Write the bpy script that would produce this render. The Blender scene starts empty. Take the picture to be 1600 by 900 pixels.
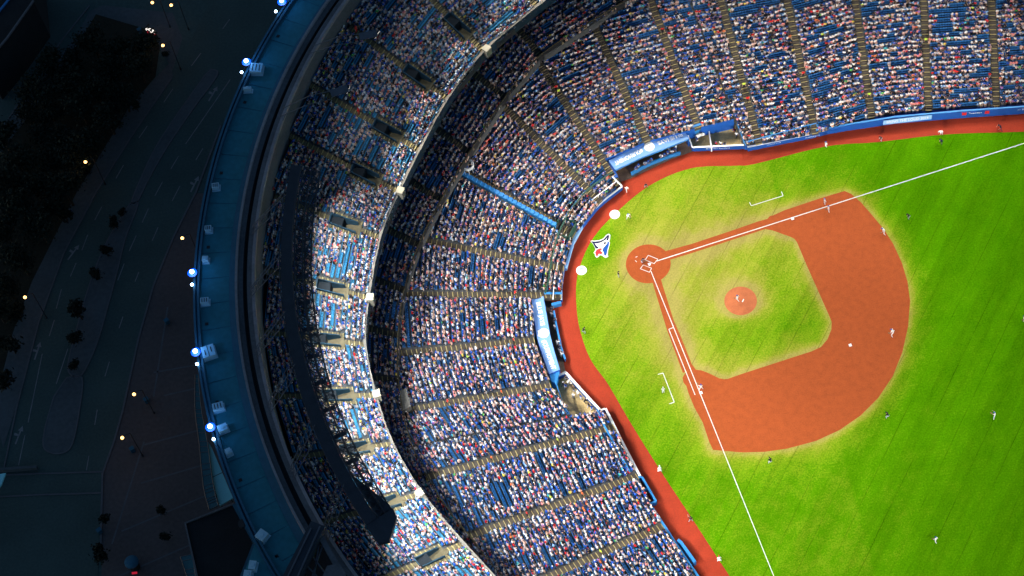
import bpy, bmesh, math, random
import numpy as np
from mathutils import Vector, Matrix
random.seed(7)
RNG = np.random.default_rng(11)
SC = bpy.context.scene
COL = SC.collection
R = math.radians

# ------------------------------------------------------------------ camera, world, sun, exposure
F_PX, TILT, ROLL, FA = 3454.43, 0.5126561, -0.18244598, 0.14512659
CAM = np.array([-24.54278, -192.75523, 342.7395])
cam_d = bpy.data.cameras.new("camera"); cam = bpy.data.objects.new("camera", cam_d); COL.objects.link(cam)
cam_d.sensor_width = 36.0; cam_d.lens = 36.0 * F_PX / 1600.0
cam_d.clip_start = 1.0; cam_d.clip_end = 9000.0
MR = np.array(Matrix.Rotation(TILT, 3, 'X') @ Matrix.Rotation(ROLL, 3, 'Z'))
cam.matrix_world = Matrix.Translation(CAM) @ Matrix(MR.tolist()).to_4x4()
SC.camera = cam

SUN_EL, SUN_AZ = R(8.0), R(285)
w = bpy.data.worlds.new("World"); SC.world = w; w.use_nodes = True
nt = w.node_tree; bg = nt.nodes["Background"]
sky = nt.nodes.new("ShaderNodeTexSky"); sky.sky_type = 'NISHITA'; sky.sun_disc = False
sky.sun_elevation = SUN_EL; sky.sun_rotation = SUN_AZ; sky.ozone_density = 3.2; sky.dust_density = 0.5
nt.links.new(sky.outputs[0], bg.inputs[0]); bg.inputs[1].default_value = 0.115
sd = bpy.data.lights.new("sun", 'SUN'); sd.energy = 0.02; sd.angle = R(15); sd.color = (1.0, 0.8, 0.62)
so = bpy.data.objects.new("sun", sd); COL.objects.link(so)
so.rotation_euler = (R(90) - SUN_EL, 0, R(180) - SUN_AZ)
so.location = (0, 0, 300)
SC.view_settings.view_transform = 'Standard'; SC.view_settings.look = 'None'
SC.view_settings.exposure = 0.0; SC.view_settings.gamma = 1.0

FIELD_W, DECK_W = 1.04, 0.78          # floodlight multipliers

# ------------------------------------------------------------------ survey: photo point -> place on a level
def at(u, v, z=0.0):
    d = MR @ np.array([(u - 800.0) / F_PX, (450.0 - v) / F_PX, -1.0])
    return CAM + d * ((z - CAM[2]) / d[2])
def at2(u, v, z=0.0): return at(u, v, z)[:2]
def pix(p):
    d = (np.asarray(p, float) - CAM) @ MR
    return 800 + F_PX * d[..., 0] / -d[..., 2], 450 - F_PX * d[..., 1] / -d[..., 2]
CEN = np.array([30.3, -23.0])
def ring(r, deg): return CEN + r * np.array([math.cos(R(deg)), math.sin(R(deg))])
E3 = np.array([math.cos(FA), math.sin(FA)]); E1 = np.array([math.sin(FA), -math.cos(FA)])
def fld(a, b): return a * E3 + b * E1       # a towards third base, b towards first base

# ------------------------------------------------------------------ helpers
def srgb(r, g, b):
    f = lambda c: (c / 255 / 12.92) if c / 255 <= 0.04045 else ((c / 255 + 0.055) / 1.055) ** 2.4
    return (f(r), f(g), f(b))

def mat(name, col, rough=0.8, var=0.25, scale=0.6, bump=0.0, metal=0.0, spec=0.3, fine=9.0, emit=None, estr=0.0):
    m = bpy.data.materials.new(name); m.use_nodes = True
    n = m.node_tree.nodes; l = m.node_tree.links; b = n["Principled BSDF"]
    b.inputs["Roughness"].default_value = rough; b.inputs["Metallic"].default_value = metal
    b.inputs["Specular IOR Level"].default_value = spec
    geo = n.new("ShaderNodeNewGeometry")
    n1 = n.new("ShaderNodeTexNoise"); n1.inputs["Scale"].default_value = scale; n1.inputs["Detail"].default_value = 6
    n2 = n.new("ShaderNodeTexNoise"); n2.inputs["Scale"].default_value = scale * fine; n2.inputs["Detail"].default_value = 3
    l.new(geo.outputs["Position"], n1.inputs["Vector"]); l.new(geo.outputs["Position"], n2.inputs["Vector"])
    ad = n.new("ShaderNodeMath"); ad.operation = 'ADD'; l.new(n1.outputs[0], ad.inputs[0]); l.new(n2.outputs[0], ad.inputs[1])
    mr = n.new("ShaderNodeMapRange"); mr.inputs[1].default_value = 0.6; mr.inputs[2].default_value = 1.4
    mr.inputs[3].default_value = 1 - var; mr.inputs[4].default_value = 1 + var
    l.new(ad.outputs[0], mr.inputs[0])
    mx = n.new("ShaderNodeVectorMath"); mx.operation = 'SCALE'; mx.inputs[0].default_value = col
    l.new(mr.outputs[0], mx.inputs["Scale"]); l.new(mx.outputs[0], b.inputs["Base Color"])
    if bump:
        bp = n.new("ShaderNodeBump"); bp.inputs["Strength"].default_value = bump; bp.inputs["Distance"].default_value = 0.03
        l.new(n2.outputs[0], bp.inputs["Height"]); l.new(bp.outputs[0], b.inputs["Normal"])
    if emit:
        b.inputs["Emission Color"].default_value = (*emit, 1); b.inputs["Emission Strength"].default_value = estr
    return m

def attr_mat(name, rough=0.8, attr="tint", mul=1.0):
    m = bpy.data.materials.new(name); m.use_nodes = True
    n = m.node_tree.nodes; l = m.node_tree.links; b = n["Principled BSDF"]
    a = n.new("ShaderNodeAttribute"); a.attribute_name = attr
    l.new(a.outputs["Color"], b.inputs["Base Color"]); b.inputs["Roughness"].default_value = rough
    b.inputs["Specular IOR Level"].default_value = 0.2
    return m

def objcol_mat(name, rough=0.85):
    m = bpy.data.materials.new(name); m.use_nodes = True
    n = m.node_tree.nodes; l = m.node_tree.links; b = n["Principled BSDF"]
    a = n.new("ShaderNodeObjectInfo"); l.new(a.outputs["Color"], b.inputs["Base Color"])
    b.inputs["Roughness"].default_value = rough; b.inputs["Specular IOR Level"].default_value = 0.2
    return m

def tag(o, label=None, cat=None, group=None, kind=None):
    if label: o["label"] = label
    if cat: o["category"] = cat
    if group: o["group"] = group
    if kind: o["kind"] = kind
    return o

def empty(name, loc=(0, 0, 0), rz=0.0, label=None, cat=None, group=None):
    o = bpy.data.objects.new(name, None); COL.objects.link(o)
    o.location = loc; o.rotation_euler = (0, 0, rz); o.empty_display_size = 0.5
    return tag(o, label, cat, group)

def link(name, me, parent=None, loc=None, rz=None):
    o = bpy.data.objects.new(name, me); COL.objects.link(o)
    if parent is not None: o.parent = parent
    if loc is not None: o.location = loc
    if rz is not None: o.rotation_euler = (0, 0, rz)
    return o

class MB:
    """collects simple solids, in world or local coordinates, into one mesh"""
    def __init__(s): s.v = []; s.f = []; s.m = []
    def add(s, vs, fs, mi=0):
        k = len(s.v); s.v += [tuple(map(float, q)) for q in vs]
        s.f += [tuple(i + k for i in f) for f in fs]; s.m += [mi] * len(fs); return s
    def quad(s, a, b, c, d, mi=0): return s.add([a, b, c, d], [(0, 1, 2, 3)], mi)
    def box(s, c, size, ax=(1, 0), mi=0):
        ax = np.array([ax[0], ax[1]], float); ax /= np.linalg.norm(ax); ay = np.array([-ax[1], ax[0]])
        vs = []
        for dz in (-.5, .5):
            for dx, dy in ((-.5, -.5), (.5, -.5), (.5, .5), (-.5, .5)):
                q = np.array(c[:2]) + ax * dx * size[0] + ay * dy * size[1]
                vs.append((q[0], q[1], c[2] + dz * size[2]))
        return s.add(vs, [(3, 2, 1, 0), (4, 5, 6, 7), (0, 1, 5, 4), (1, 2, 6, 5), (2, 3, 7, 6), (3, 0, 4, 7)], mi)
    def prism(s, poly, z0, z1, mi=0):
        poly = [tuple(p[:2]) for p in poly]
        a = sum(p[0] * q[1] - q[0] * p[1] for p, q in zip(poly, poly[1:] + poly[:1]))
        if a < 0: poly = poly[::-1]
        n = len(poly)
        vs = [(x, y, z0) for x, y in poly] + [(x, y, z1) for x, y in poly]
        fs = [tuple(range(n - 1, -1, -1)), tuple(range(n, 2 * n))] + [(i, (i + 1) % n, n + (i + 1) % n, n + i) for i in range(n)]
        return s.add(vs, fs, mi)
    def bar(s, a, b, r=0.05, n=6, mi=0):
        a = np.array(a, float); b = np.array(b, float); d = b - a; L = np.linalg.norm(d)
        if L < 1e-6: return s
        d /= L; u = np.cross(d, (0, 0, 1.0)) if abs(d[2]) < .9 else np.cross(d, (1.0, 0, 0)); u /= np.linalg.norm(u); v = np.cross(d, u)
        vs = [p + r * (math.cos(t) * u + math.sin(t) * v) for p in (a, b) for t in [2 * math.pi * i / n for i in range(n)]]
        fs = [(i, (i + 1) % n, n + (i + 1) % n, n + i) for i in range(n)] + [tuple(range(n - 1, -1, -1)), tuple(range(n, 2 * n))]
        return s.add(vs, fs, mi)
    def wall(s, path, th, z0, z1, mi=0, closed=False):
        """wall of constant thickness along a plan path; z0, z1 numbers or lists"""
        P = [np.array(p[:2], float) for p in path]; n = len(P)
        Z0 = z0 if isinstance(z0, (list, tuple)) else [z0] * n; Z1 = z1 if isinstance(z1, (list, tuple)) else [z1] * n
        nr = []
        for i in range(n):
            a = P[(i - 1) % n] if (closed or i > 0) else P[i]; b = P[(i + 1) % n] if (closed or i < n - 1) else P[i]
            d = b - a; d /= np.linalg.norm(d) + 1e-9; nr.append(np.array([-d[1], d[0]]))
        vs = []
        for i in range(n):
            l, r_ = P[i] + nr[i] * th / 2, P[i] - nr[i] * th / 2
            vs += [(l[0], l[1], Z0[i]), (l[0], l[1], Z1[i]), (r_[0], r_[1], Z1[i]), (r_[0], r_[1], Z0[i])]
        fs = []
        for i in range(n if closed else n - 1):
            a = 4 * i; b = 4 * ((i + 1) % n)
            fs += [(a + j, a + (j + 1) % 4, b + (j + 1) % 4, b + j) for j in range(4)]
        if not closed: fs += [(0, 3, 2, 1), tuple(4 * (n - 1) + j for j in range(4))]
        return s.add(vs, fs, mi)
    def tube(s, path, r=0.05, n=6, mi=0):
        for a, b in zip(path[:-1], path[1:]): s.bar(a, b, r, n, mi)
        return s
    def ball(s, c, r, nu=10, nv=6, mi=0, squash=1.0):
        vs = [(c[0], c[1], c[2] + r * squash)]
        for j in range(1, nv):
            for i in range(nu):
                t, p = math.pi * j / nv, 2 * math.pi * i / nu
                vs.append((c[0] + r * math.sin(t) * math.cos(p), c[1] + r * math.sin(t) * math.sin(p), c[2] + r * squash * math.cos(t)))
        vs.append((c[0], c[1], c[2] - r * squash)); e = len(vs) - 1
        fs = [(0, 1 + i, 1 + (i + 1) % nu) for i in range(nu)]
        for j in range(nv - 2):
            a = 1 + j * nu
            fs += [(a + i, a + nu + i, a + nu + (i + 1) % nu, a + (i + 1) % nu) for i in range(nu)]
        a = 1 + (nv - 2) * nu
        fs += [(a + i, e, a + (i + 1) % nu) for i in range(nu)]
        return s.add(vs, fs, mi)
    def mesh(s, name, mats, smooth=False, off=(0, 0, 0)):
        me = bpy.data.meshes.new(name)
        me.from_pydata([(x - off[0], y - off[1], z - off[2]) for x, y, z in s.v], [], s.f)
        for m in (mats if isinstance(mats, (list, tuple)) else [mats]): me.materials.append(m)
        me.polygons.foreach_set("material_index", s.m)
        if smooth: me.polygons.foreach_set("use_smooth", [True] * len(s.f))
        me.update(); return me
    def build(s, name, mats, parent=None, smooth=False, off=(0, 0, 0), loc=None):
        return link(name, s.mesh(name, mats, smooth, off), parent, loc if loc is not None else (None if off == (0, 0, 0) else off))

def np_mesh(name, V, F, mats, tint=None, mi=None):
    """V (n,3), F (m,k) constant k"""
    me = bpy.data.meshes.new(name); k = F.shape[1]
    me.vertices.add(len(V)); me.vertices.foreach_set("co", np.ascontiguousarray(V, np.float32).ravel())
    me.loops.add(F.size); me.loops.foreach_set("vertex_index", np.ascontiguousarray(F, np.int32).ravel())
    me.polygons.add(len(F)); me.polygons.foreach_set("loop_start", np.arange(0, F.size, k, dtype=np.int32))
    me.polygons.foreach_set("loop_total", np.full(len(F), k, np.int32))
    for m in mats: me.materials.append(m)
    if mi is not None: me.polygons.foreach_set("material_index", np.ascontiguousarray(mi, np.int32))
    if tint is not None:
        at_ = me.attributes.new("tint", 'FLOAT_COLOR', 'FACE')
        at_.data.foreach_set("color", np.ascontiguousarray(np.c_[tint, np.ones(len(tint))], np.float32).ravel())
    me.update(calc_edges=True); me.validate(); return me

def tile(tv, tf, pos, yaw, scale=None):
    """replicate a template: tv (n,3), tf (m,k)"""
    N = len(pos); c, s_ = np.cos(yaw), np.sin(yaw)
    T = np.broadcast_to(tv, (N,) + tv.shape).copy()
    if scale is not None: T *= scale[:, None, None]
    x = T[..., 0] * c[:, None] - T[..., 1] * s_[:, None]; y = T[..., 0] * s_[:, None] + T[..., 1] * c[:, None]
    V = np.stack([x, y, T[..., 2]], -1) + pos[:, None, :]
    Fx = tf[None] + (np.arange(N) * len(tv))[:, None, None]
    return V.reshape(-1, 3), Fx.reshape(-1, tf.shape[1])

def to_tris(F):
    out = []
    for f in F:
        for i in range(1, len(f) - 1): out.append((f[0], f[i], f[i + 1]))
    return out

def smooth_path(pts, n):
    """Catmull-Rom through pts, n samples per span"""
    P = [np.array(p, float) for p in pts]; P = [2 * P[0] - P[1]] + P + [2 * P[-1] - P[-2]]
    out = []
    for i in range(1, len(P) - 2):
        for t in np.linspace(0, 1, n, endpoint=False):
            a, b, c, d = P[i - 1:i + 3]
            out.append(.5 * ((2 * b) + (-a + c) * t + (2 * a - 5 * b + 4 * c - d) * t * t + (-a + 3 * b - 3 * c + d) * t ** 3))
    out.append(P[-2]); return out

def inside(poly, x, y):
    """vectorised point in polygon"""
    x = np.asarray(x, float); y = np.asarray(y, float); r = np.zeros(x.shape, bool); P = [tuple(p[:2]) for p in poly]
    for (x0, y0), (x1, y1) in zip(P, P[1:] + P[:1]):
        c = ((y0 > y) != (y1 > y)) & (x < (x1 - x0) * (y - y0) / ((y1 - y0) if y1 != y0 else 1e-9) + x0)
        r ^= c
    return r

def dist_poly(poly, x, y):
    P = [np.array(p[:2], float) for p in poly]; d = np.full(np.shape(x), 1e9)
    for a, b in zip(P, P[1:] + P[:1]):
        ab = b - a; t = np.clip(((x - a[0]) * ab[0] + (y - a[1]) * ab[1]) / (ab @ ab + 1e-12), 0, 1)
        d = np.minimum(d, np.hypot(x - a[0] - t * ab[0], y - a[1] - t * ab[1]))
    return d

def fill(name, poly, z, m, parent=None):
    bm = bmesh.new(); vs = [bm.verts.new((p[0], p[1], z)) for p in poly]
    bm.faces.new(vs); bm.normal_update()
    if bm.faces[:][0].normal.z < 0: bmesh.ops.reverse_faces(bm, faces=bm.faces[:])
    bmesh.ops.triangulate(bm, faces=bm.faces[:])
    me = bpy.data.meshes.new(name); bm.to_mesh(me); bm.free(); me.materials.append(m)
    return link(name, me, parent)

def text_mesh(body, size, origin, udir, m, parent, name="lettering", z=0.0, face_up=True, normal=None, bold=0.0, spacing=1.0, length=None):
    """flat lettering laid on a surface: baseline through origin along udir"""
    cu = bpy.data.curves.new("txt", 'FONT'); cu.body = body; cu.size = size; cu.align_x = 'CENTER'; cu.align_y = 'CENTER'
    cu.offset = bold; cu.space_character = spacing; cu.extrude = 0.004
    ob = bpy.data.objects.new("txt", cu); COL.objects.link(ob)
    dg = bpy.context.evaluated_depsgraph_get(); dg.update()
    me = bpy.data.meshes.new_from_object(ob.evaluated_get(dg)); bpy.data.objects.remove(ob)
    me.materials.clear(); me.materials.append(m); me.name = name
    ux = Vector((udir[0], udir[1], udir[2] if len(udir) > 2 else 0)).normalized()
    nz = Vector(normal).normalized() if normal is not None else Vector((0, 0, 1))
    uy = nz.cross(ux).normalized()
    sx = 1.0
    if length:
        xs = [v.co.x for v in me.vertices]; sx = length / (max(xs) - min(xs))
    M = Matrix(((ux.x * sx, uy.x, nz.x, origin[0]), (ux.y * sx, uy.y, nz.y, origin[1]), (ux.z * sx, uy.z, nz.z, origin[2]), (0, 0, 0, 1)))
    me.transform(M)
    return link(name, me, parent)

# ------------------------------------------------------------------ materials
M = {}
M['track'] = mat("track", (0.30, 0.029, 0.0085), 0.9, 0.22, 0.5, 0.3, fine=8)
M['dirt'] = mat("dirt", (0.325, 0.064, 0.0125), 0.95, 0.20, 0.9, 0.6, fine=5)
M['mound'] = mat("mound_clay", (0.42, 0.12, 0.045), 0.95, 0.22, 0.8, 0.3)
M['chalk'] = mat("chalk", (0.66, 0.65, 0.60), 0.9, 0.28, 1.2)
M['white'] = mat("white_paint", (0.80, 0.80, 0.80), 0.6, 0.06, 1.0)
M['concrete'] = mat("concrete", (0.16, 0.145, 0.125), 0.9, 0.25, 0.5)
M['tread'] = mat("terrace_concrete", (0.070, 0.072, 0.075), 0.9, 0.35, 0.8)
M['vom'] = mat("vomitory_paint", (0.018, 0.055, 0.085), 0.7, 0.25, 1)
M['pitch_black'] = mat("tunnel_shade_black", (0.012, 0.016, 0.02), 0.9, 0.2, 1)
M['fascia'] = mat("fascia_teal", (0.010, 0.055, 0.095), 0.6, 0.2, 0.6)
M['step'] = mat("step_concrete", (0.135, 0.108, 0.060), 0.9, 0.25, 1.5)
M['step_dark'] = mat("step_grey", (0.075, 0.062, 0.048), 0.9, 0.3, 1.5)
M['nosing'] = mat("nosing_yellow", (0.34, 0.27, 0.11), 0.8, 0.25, 3)
M['seat'] = mat("seat_blue", (0.013, 0.105, 0.285), 0.5, 0.2, 0.8, spec=0.4)
M['seat_teal'] = mat("seat_teal", (0.022, 0.165, 0.31), 0.5, 0.2, 0.8, spec=0.4)
M['wall_blue'] = mat("padding_blue", (0.008, 0.075, 0.33), 0.55, 0.15, 0.6)
M['rail_blue'] = mat("rail_blue", (0.028, 0.195, 0.48), 0.5, 0.12, 0.6)
M['roof_blue'] = mat("dugout_roof_blue", (0.15, 0.295, 0.60), 0.7, 0.05, 0.8)
M['pale_blue'] = mat("banner_pale_blue", (0.25, 0.46, 0.75), 0.6, 0.05, 0.8)
M['green_rail'] = mat("rail_green", (0.01, 0.05, 0.035), 0.5, 0.2, 1)
M['dark'] = mat("dark_paint", (0.02, 0.02, 0.022), 0.7, 0.3, 1)
M['black'] = mat("black_cloth", (0.012, 0.012, 0.014), 0.8, 0.3, 1)
M['sand'] = mat("well_floor", (0.60, 0.43, 0.19), 0.9, 0.35, 0.5)
M['pit'] = mat("dugout_floor", (0.15, 0.10, 0.075), 0.8, 0.5, 1.0)
M['red'] = mat("red_paint", (0.55, 0.02, 0.025), 0.6, 0.08, 1)
M['jay_blue'] = mat("print_blue", (0.008, 0.07, 0.30), 0.9, 0.12, 1)
M['navy'] = mat("print_navy", (0.006, 0.01, 0.05), 0.9, 0.1, 1)
M['grey_print'] = mat("print_grey", (0.30, 0.32, 0.34), 0.9, 0.1, 1)
M['steel'] = mat("galvanised_steel", (0.10, 0.11, 0.13), 0.5, 0.25, 1, metal=0.5)
M['rig'] = mat("rig_paint", (0.026, 0.034, 0.046), 0.6, 0.3, 0.8)
M['membrane'] = mat("roof_membrane", (0.022, 0.165, 0.21), 0.85, 0.22, 0.09, fine=14)
M['membrane_edge'] = mat("roof_edge_blue", (0.020, 0.10, 0.16), 0.8, 0.2, 0.2)
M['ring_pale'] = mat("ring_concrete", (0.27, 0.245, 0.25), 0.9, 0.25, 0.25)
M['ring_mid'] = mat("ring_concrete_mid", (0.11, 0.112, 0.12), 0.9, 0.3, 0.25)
M['gutter'] = mat("gutter_dark", (0.025, 0.026, 0.03), 0.8, 0.3, 0.3)
M['unit'] = mat("unit_white", (0.34, 0.56, 0.66), 0.6, 0.12, 1)
M['unit_dark'] = mat("unit_grille", (0.03, 0.035, 0.04), 0.7, 0.2, 1)
M['skin'] = mat("skin", (0.42, 0.22, 0.15), 0.6, 0.1, 6)
M['hair'] = mat("hair", (0.025, 0.016, 0.012), 0.6, 0.2, 8)
M['jersey_white'] = mat("jersey_white", (0.78, 0.77, 0.76), 0.85, 0.05, 5)
M['jersey_grey'] = mat("jersey_grey", (0.42, 0.42, 0.46), 0.85, 0.05, 5)
M['navy_cloth'] = mat("navy_cloth", (0.012, 0.016, 0.04), 0.85, 0.2, 5)
M['blue_cloth'] = mat("blue_cloth", (0.012, 0.07, 0.33), 0.85, 0.15, 5)
M['leather'] = mat("leather", (0.20, 0.10, 0.04), 0.6, 0.2, 5)
M['shirt'] = objcol_mat("shirt_cloth"); M['tint'] = attr_mat("crowd_cloth")
M['jeans'] = mat("jeans", (0.03, 0.05, 0.11), 0.9, 0.2, 5)
M['khaki'] = mat("khaki", (0.24, 0.18, 0.11), 0.9, 0.2, 5)
M['asphalt'] = mat("asphalt", (0.046, 0.078, 0.074), 0.95, 0.25, 0.12, fine=20)
M['ground'] = mat("city_ground", (0.044, 0.080, 0.078), 0.95, 0.3, 0.05, fine=30)
M['plaza'] = mat("plaza_paving", (0.084, 0.074, 0.074), 0.95, 0.25, 0.08, fine=20)
M['pavement'] = mat("pavement", (0.066, 0.084, 0.094), 0.95, 0.25, 0.15)
M['kerb'] = mat("kerb", (0.09, 0.10, 0.112), 0.9, 0.2, 0.5)
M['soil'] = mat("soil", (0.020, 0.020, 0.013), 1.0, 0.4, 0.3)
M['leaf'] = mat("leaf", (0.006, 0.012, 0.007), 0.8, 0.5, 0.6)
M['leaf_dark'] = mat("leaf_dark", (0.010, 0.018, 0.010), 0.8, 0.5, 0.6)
M['bark'] = mat("bark", (0.05, 0.035, 0.025), 0.9, 0.3, 3)
M['road_paint'] = mat("road_paint", (0.17, 0.185, 0.195), 0.8, 0.35, 0.6)
M['roof_dark'] = mat("dark_roof", (0.014, 0.016, 0.018), 0.95, 0.3, 0.3)
M['glass'] = mat("canopy_glass", (0.03, 0.11, 0.13), 0.25, 0.2, 0.5, spec=0.5)
M['canopy'] = mat("canopy_sheet", (0.24, 0.66, 0.70), 0.7, 0.08, 0.4)
M['amber'] = mat("amber_lens", (0.9, 0.6, 0.3), 0.4, 0.0, 1, emit=(1.0, 0.52, 0.16), estr=5)
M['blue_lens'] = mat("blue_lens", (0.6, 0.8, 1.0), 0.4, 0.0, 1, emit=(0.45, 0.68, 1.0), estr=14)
M['blue_glow'] = mat("blue_halo", (0.0, 0.1, 0.6), 0.4, 0.0, 1, emit=(0.0, 0.05, 0.9), estr=0.45)
M['lamp_face'] = mat("floodlight_face", (0.9, 0.9, 0.9), 0.4, 0.0, 1, emit=(1.0, 0.95, 0.86), estr=4)
M['lit_white'] = mat("lit_sign_white", (0.9, 0.9, 0.9), 0.4, 0.0, 1, emit=(1.0, 0.92, 0.82), estr=1.3)
M['lit_red'] = mat("lit_sign_red", (0.6, 0.02, 0.05), 0.4, 0.0, 1, emit=(0.75, 0.02, 0.05), estr=0.55)
M['lit_lime'] = mat("lit_tube_lime", (0.8, 0.9, 0.2), 0.4, 0.0, 1, emit=(0.8, 0.95, 0.25), estr=0.9)

def turf_material(seam_dir):
    m = bpy.data.materials.new("turf"); m.use_nodes = True
    n = m.node_tree.nodes; l = m.node_tree.links; b = n["Principled BSDF"]
    b.inputs["Roughness"].default_value = 0.95; b.inputs["Specular IOR Level"].default_value = 0.0
    geo = n.new("ShaderNodeNewGeometry")
    def math_(op, a, c=None):
        q = n.new("ShaderNodeMath"); q.operation = op
        for i, x in enumerate((a, c)):
            if x is None: continue
            if isinstance(x, (int, float)): q.inputs[i].default_value = x
            else: l.new(x, q.inputs[i])
        return q.outputs[0]
    def dot(v):
        q = n.new("ShaderNodeVectorMath"); q.operation = 'DOT_PRODUCT'; q.inputs[1].default_value = (v[0], v[1], 0)
        l.new(geo.outputs["Position"], q.inputs[0]); return q.outputs["Value"]
    sx, sy = seam_dir; along = dot((sx, sy)); across = dot((-sy, sx))
    def noise(scale, detail=4, vec=None, rough=.6):
        q = n.new("ShaderNodeTexNoise"); q.inputs["Scale"].default_value = scale; q.inputs["Detail"].default_value = detail
        q.inputs["Roughness"].default_value = rough
        l.new(vec if vec is not None else geo.outputs["Position"], q.inputs["Vector"]); return q.outputs[0]
    def comb(x, y):
        q = n.new("ShaderNodeCombineXYZ"); l.new(x, q.inputs[0]); l.new(y, q.inputs[1]); return q.outputs[0]
    wob = noise(0.12, 2)
    ac = math_('ADD', across, math_('MULTIPLY', wob, 0.25))
    fr = math_('FRACT', math_('MULTIPLY', math_('ADD', ac, 400.0), 1 / 4.57))
    dd = math_('ABSOLUTE', math_('SUBTRACT', fr, 0.5))
    seam = n.new("ShaderNodeMapRange"); seam.inputs[1].default_value = 0.477; seam.inputs[2].default_value = 0.497
    l.new(dd, seam.inputs[0])
    nb = noise(0.10, 3, comb(math_('MULTIPLY', along, 1.0), math_('MULTIPLY', across, 2.2)))
    sm = n.new("ShaderNodeMapRange"); sm.inputs[1].default_value = 0.38; sm.inputs[2].default_value = 0.62
    sm.inputs[3].default_value = 0.04; sm.inputs[4].default_value = 0.46
    l.new(nb, sm.inputs[0]); seamv = math_('MULTIPLY', seam.outputs[0], sm.outputs[0])
    wear_and_light = n.new("ShaderNodeAttribute"); wear_and_light.attribute_name = "wear_and_light"
    streak = noise(1.0, 4, comb(math_('MULTIPLY', along, 0.16), math_('MULTIPLY', across, 1.1)), .65)
    blot = noise(0.30, 6, None, .7)
    broad = noise(1.0, 3, comb(math_('MULTIPLY', along, 0.035), math_('MULTIPLY', across, 0.30)), .6)
    fine = noise(3.4, 3, None, .8)
    wv = math_('ADD', wear_and_light.outputs["Fac"], math_('MULTIPLY', math_('SUBTRACT', blot, 0.5), 0.62))
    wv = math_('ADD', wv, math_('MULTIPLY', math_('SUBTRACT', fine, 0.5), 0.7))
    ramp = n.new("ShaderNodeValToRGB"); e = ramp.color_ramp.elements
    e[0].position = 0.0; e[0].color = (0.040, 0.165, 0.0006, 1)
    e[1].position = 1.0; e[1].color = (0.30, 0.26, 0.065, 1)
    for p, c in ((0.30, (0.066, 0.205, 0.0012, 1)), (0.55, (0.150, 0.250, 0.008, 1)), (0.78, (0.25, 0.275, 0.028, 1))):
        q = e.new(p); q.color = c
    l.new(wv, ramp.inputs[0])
    k = math_('ADD', math_('MULTIPLY', math_('SUBTRACT', streak, 0.5), 0.45), math_('MULTIPLY', math_('SUBTRACT', fine, 0.5), 1.0))
    band = math_('SUBTRACT', math_('FRACT', math_('MULTIPLY', math_('ADD', ac, 402.3), 1 / 9.14)), 0.5)
    bd = n.new("ShaderNodeMapRange"); bd.inputs[1].default_value = -0.03; bd.inputs[2].default_value = 0.03; bd.inputs[3].default_value = -0.05; bd.inputs[4].default_value = 0.05
    l.new(band, bd.inputs[0]); k = math_('ADD', k, math_('MULTIPLY', math_('SUBTRACT', broad, 0.5), 0.30)); k = math_('ADD', k, bd.outputs[0])
    k = math_('ADD', k, 1.0); k = math_('MULTIPLY', k, math_('SUBTRACT', 1.0, seamv))
    sc = n.new("ShaderNodeVectorMath"); sc.operation = 'SCALE'; l.new(ramp.outputs[0], sc.inputs[0]); l.new(k, sc.inputs["Scale"])
    l.new(sc.outputs[0], b.inputs["Base Color"])
    bp = n.new("ShaderNodeBump"); bp.inputs["Strength"].default_value = 0.35; bp.inputs["Distance"].default_value = 0.03
    l.new(fine, bp.inputs["Height"]); l.new(bp.outputs[0], b.inputs["Normal"])
    return m

# ------------------------------------------------------------------ ground and playing field
fill("ground", [(-3500, -3500), (3500, -3500), (3500, 3500), (-3500, 3500)], -0.05, M['ground'])["kind"] = "structure"

WT = smooth_path([at(u, v) for u, v in [(1900, 196), (1760, 200), (1600, 206), (1480, 210), (1372, 222), (1290, 229), (1180, 256), (1150, 259), (1080, 263), (1015, 290), (960, 335), (925, 375),
     (905, 420), (900, 460), (905, 510), (922, 560), (950, 600), (985, 660), (1035, 740), (1080, 808), (1140, 900), (1200, 985), (1300, 1110)]], 6)
grass_poly = [p[:2] for p in WT] + [np.array([120, -75]), np.array([120, 0])]
INF = [(1208, 336.5), (1225, 328.8), (1281, 310), (1319.5, 298.4), (1330, 303), (1345, 316), (1360, 333), (1380, 357), (1395, 380), (1409, 410), (1418, 440), (1422, 470), (1419, 510), (1410, 550), (1395, 588), (1372, 622),
       (1345, 649), (1312, 672), (1275, 689), (1230, 701), (1195, 706), (1160, 707), (1114, 703), (1108, 690), (1098, 660), (1084.6, 636), (1076, 615), (1072.5, 603), (1068, 598), (1066.5, 590), (1070, 584),
       (1082, 570), (1087, 577.5), (1097, 579), (1107, 583), (1115.6, 587), (1123, 591), (1131, 592.5), (1137, 592), (1160, 584), (1200, 571), (1240, 558), (1268, 549), (1283, 542), (1293, 530), (1299, 515), (1299.5, 503), (1295, 492),
       (1283, 465), (1262, 418), (1245, 378), (1241, 373), (1234, 369.5), (1225, 366.5), (1207, 360), (1196, 358), (1184, 361.5), (1181, 347), (1199, 342), (1203, 337.5)]
inf_poly = [at2(*p) for p in INF]
path3 = [at2(*p) for p in [(1186, 345.5), (1187, 360.8), (1080, 395.8), (1040, 408), (1034, 394), (1080, 381.3), (1140, 361.5)]]
path1 = [at2(*p) for p in [(1015, 430), (1020, 443), (1037.4, 500), (1042, 515), (1067, 583), (1083, 574), (1080.5, 568), (1065, 528.7), (1052.5, 500), (1033, 438), (1030, 430)]]
home_c = at2(1012.9, 412.2); home_disc = [home_c + 3.98 * np.array([math.cos(t), math.sin(t)]) for t in np.linspace(0, 2 * math.pi, 56, endpoint=False)]
mound_c = at2(1157.2, 470.1); mound_disc = [mound_c + 2.85 * np.array([math.cos(t), math.sin(t)]) for t in np.linspace(0, 2 * math.pi, 48, endpoint=False)]

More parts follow.
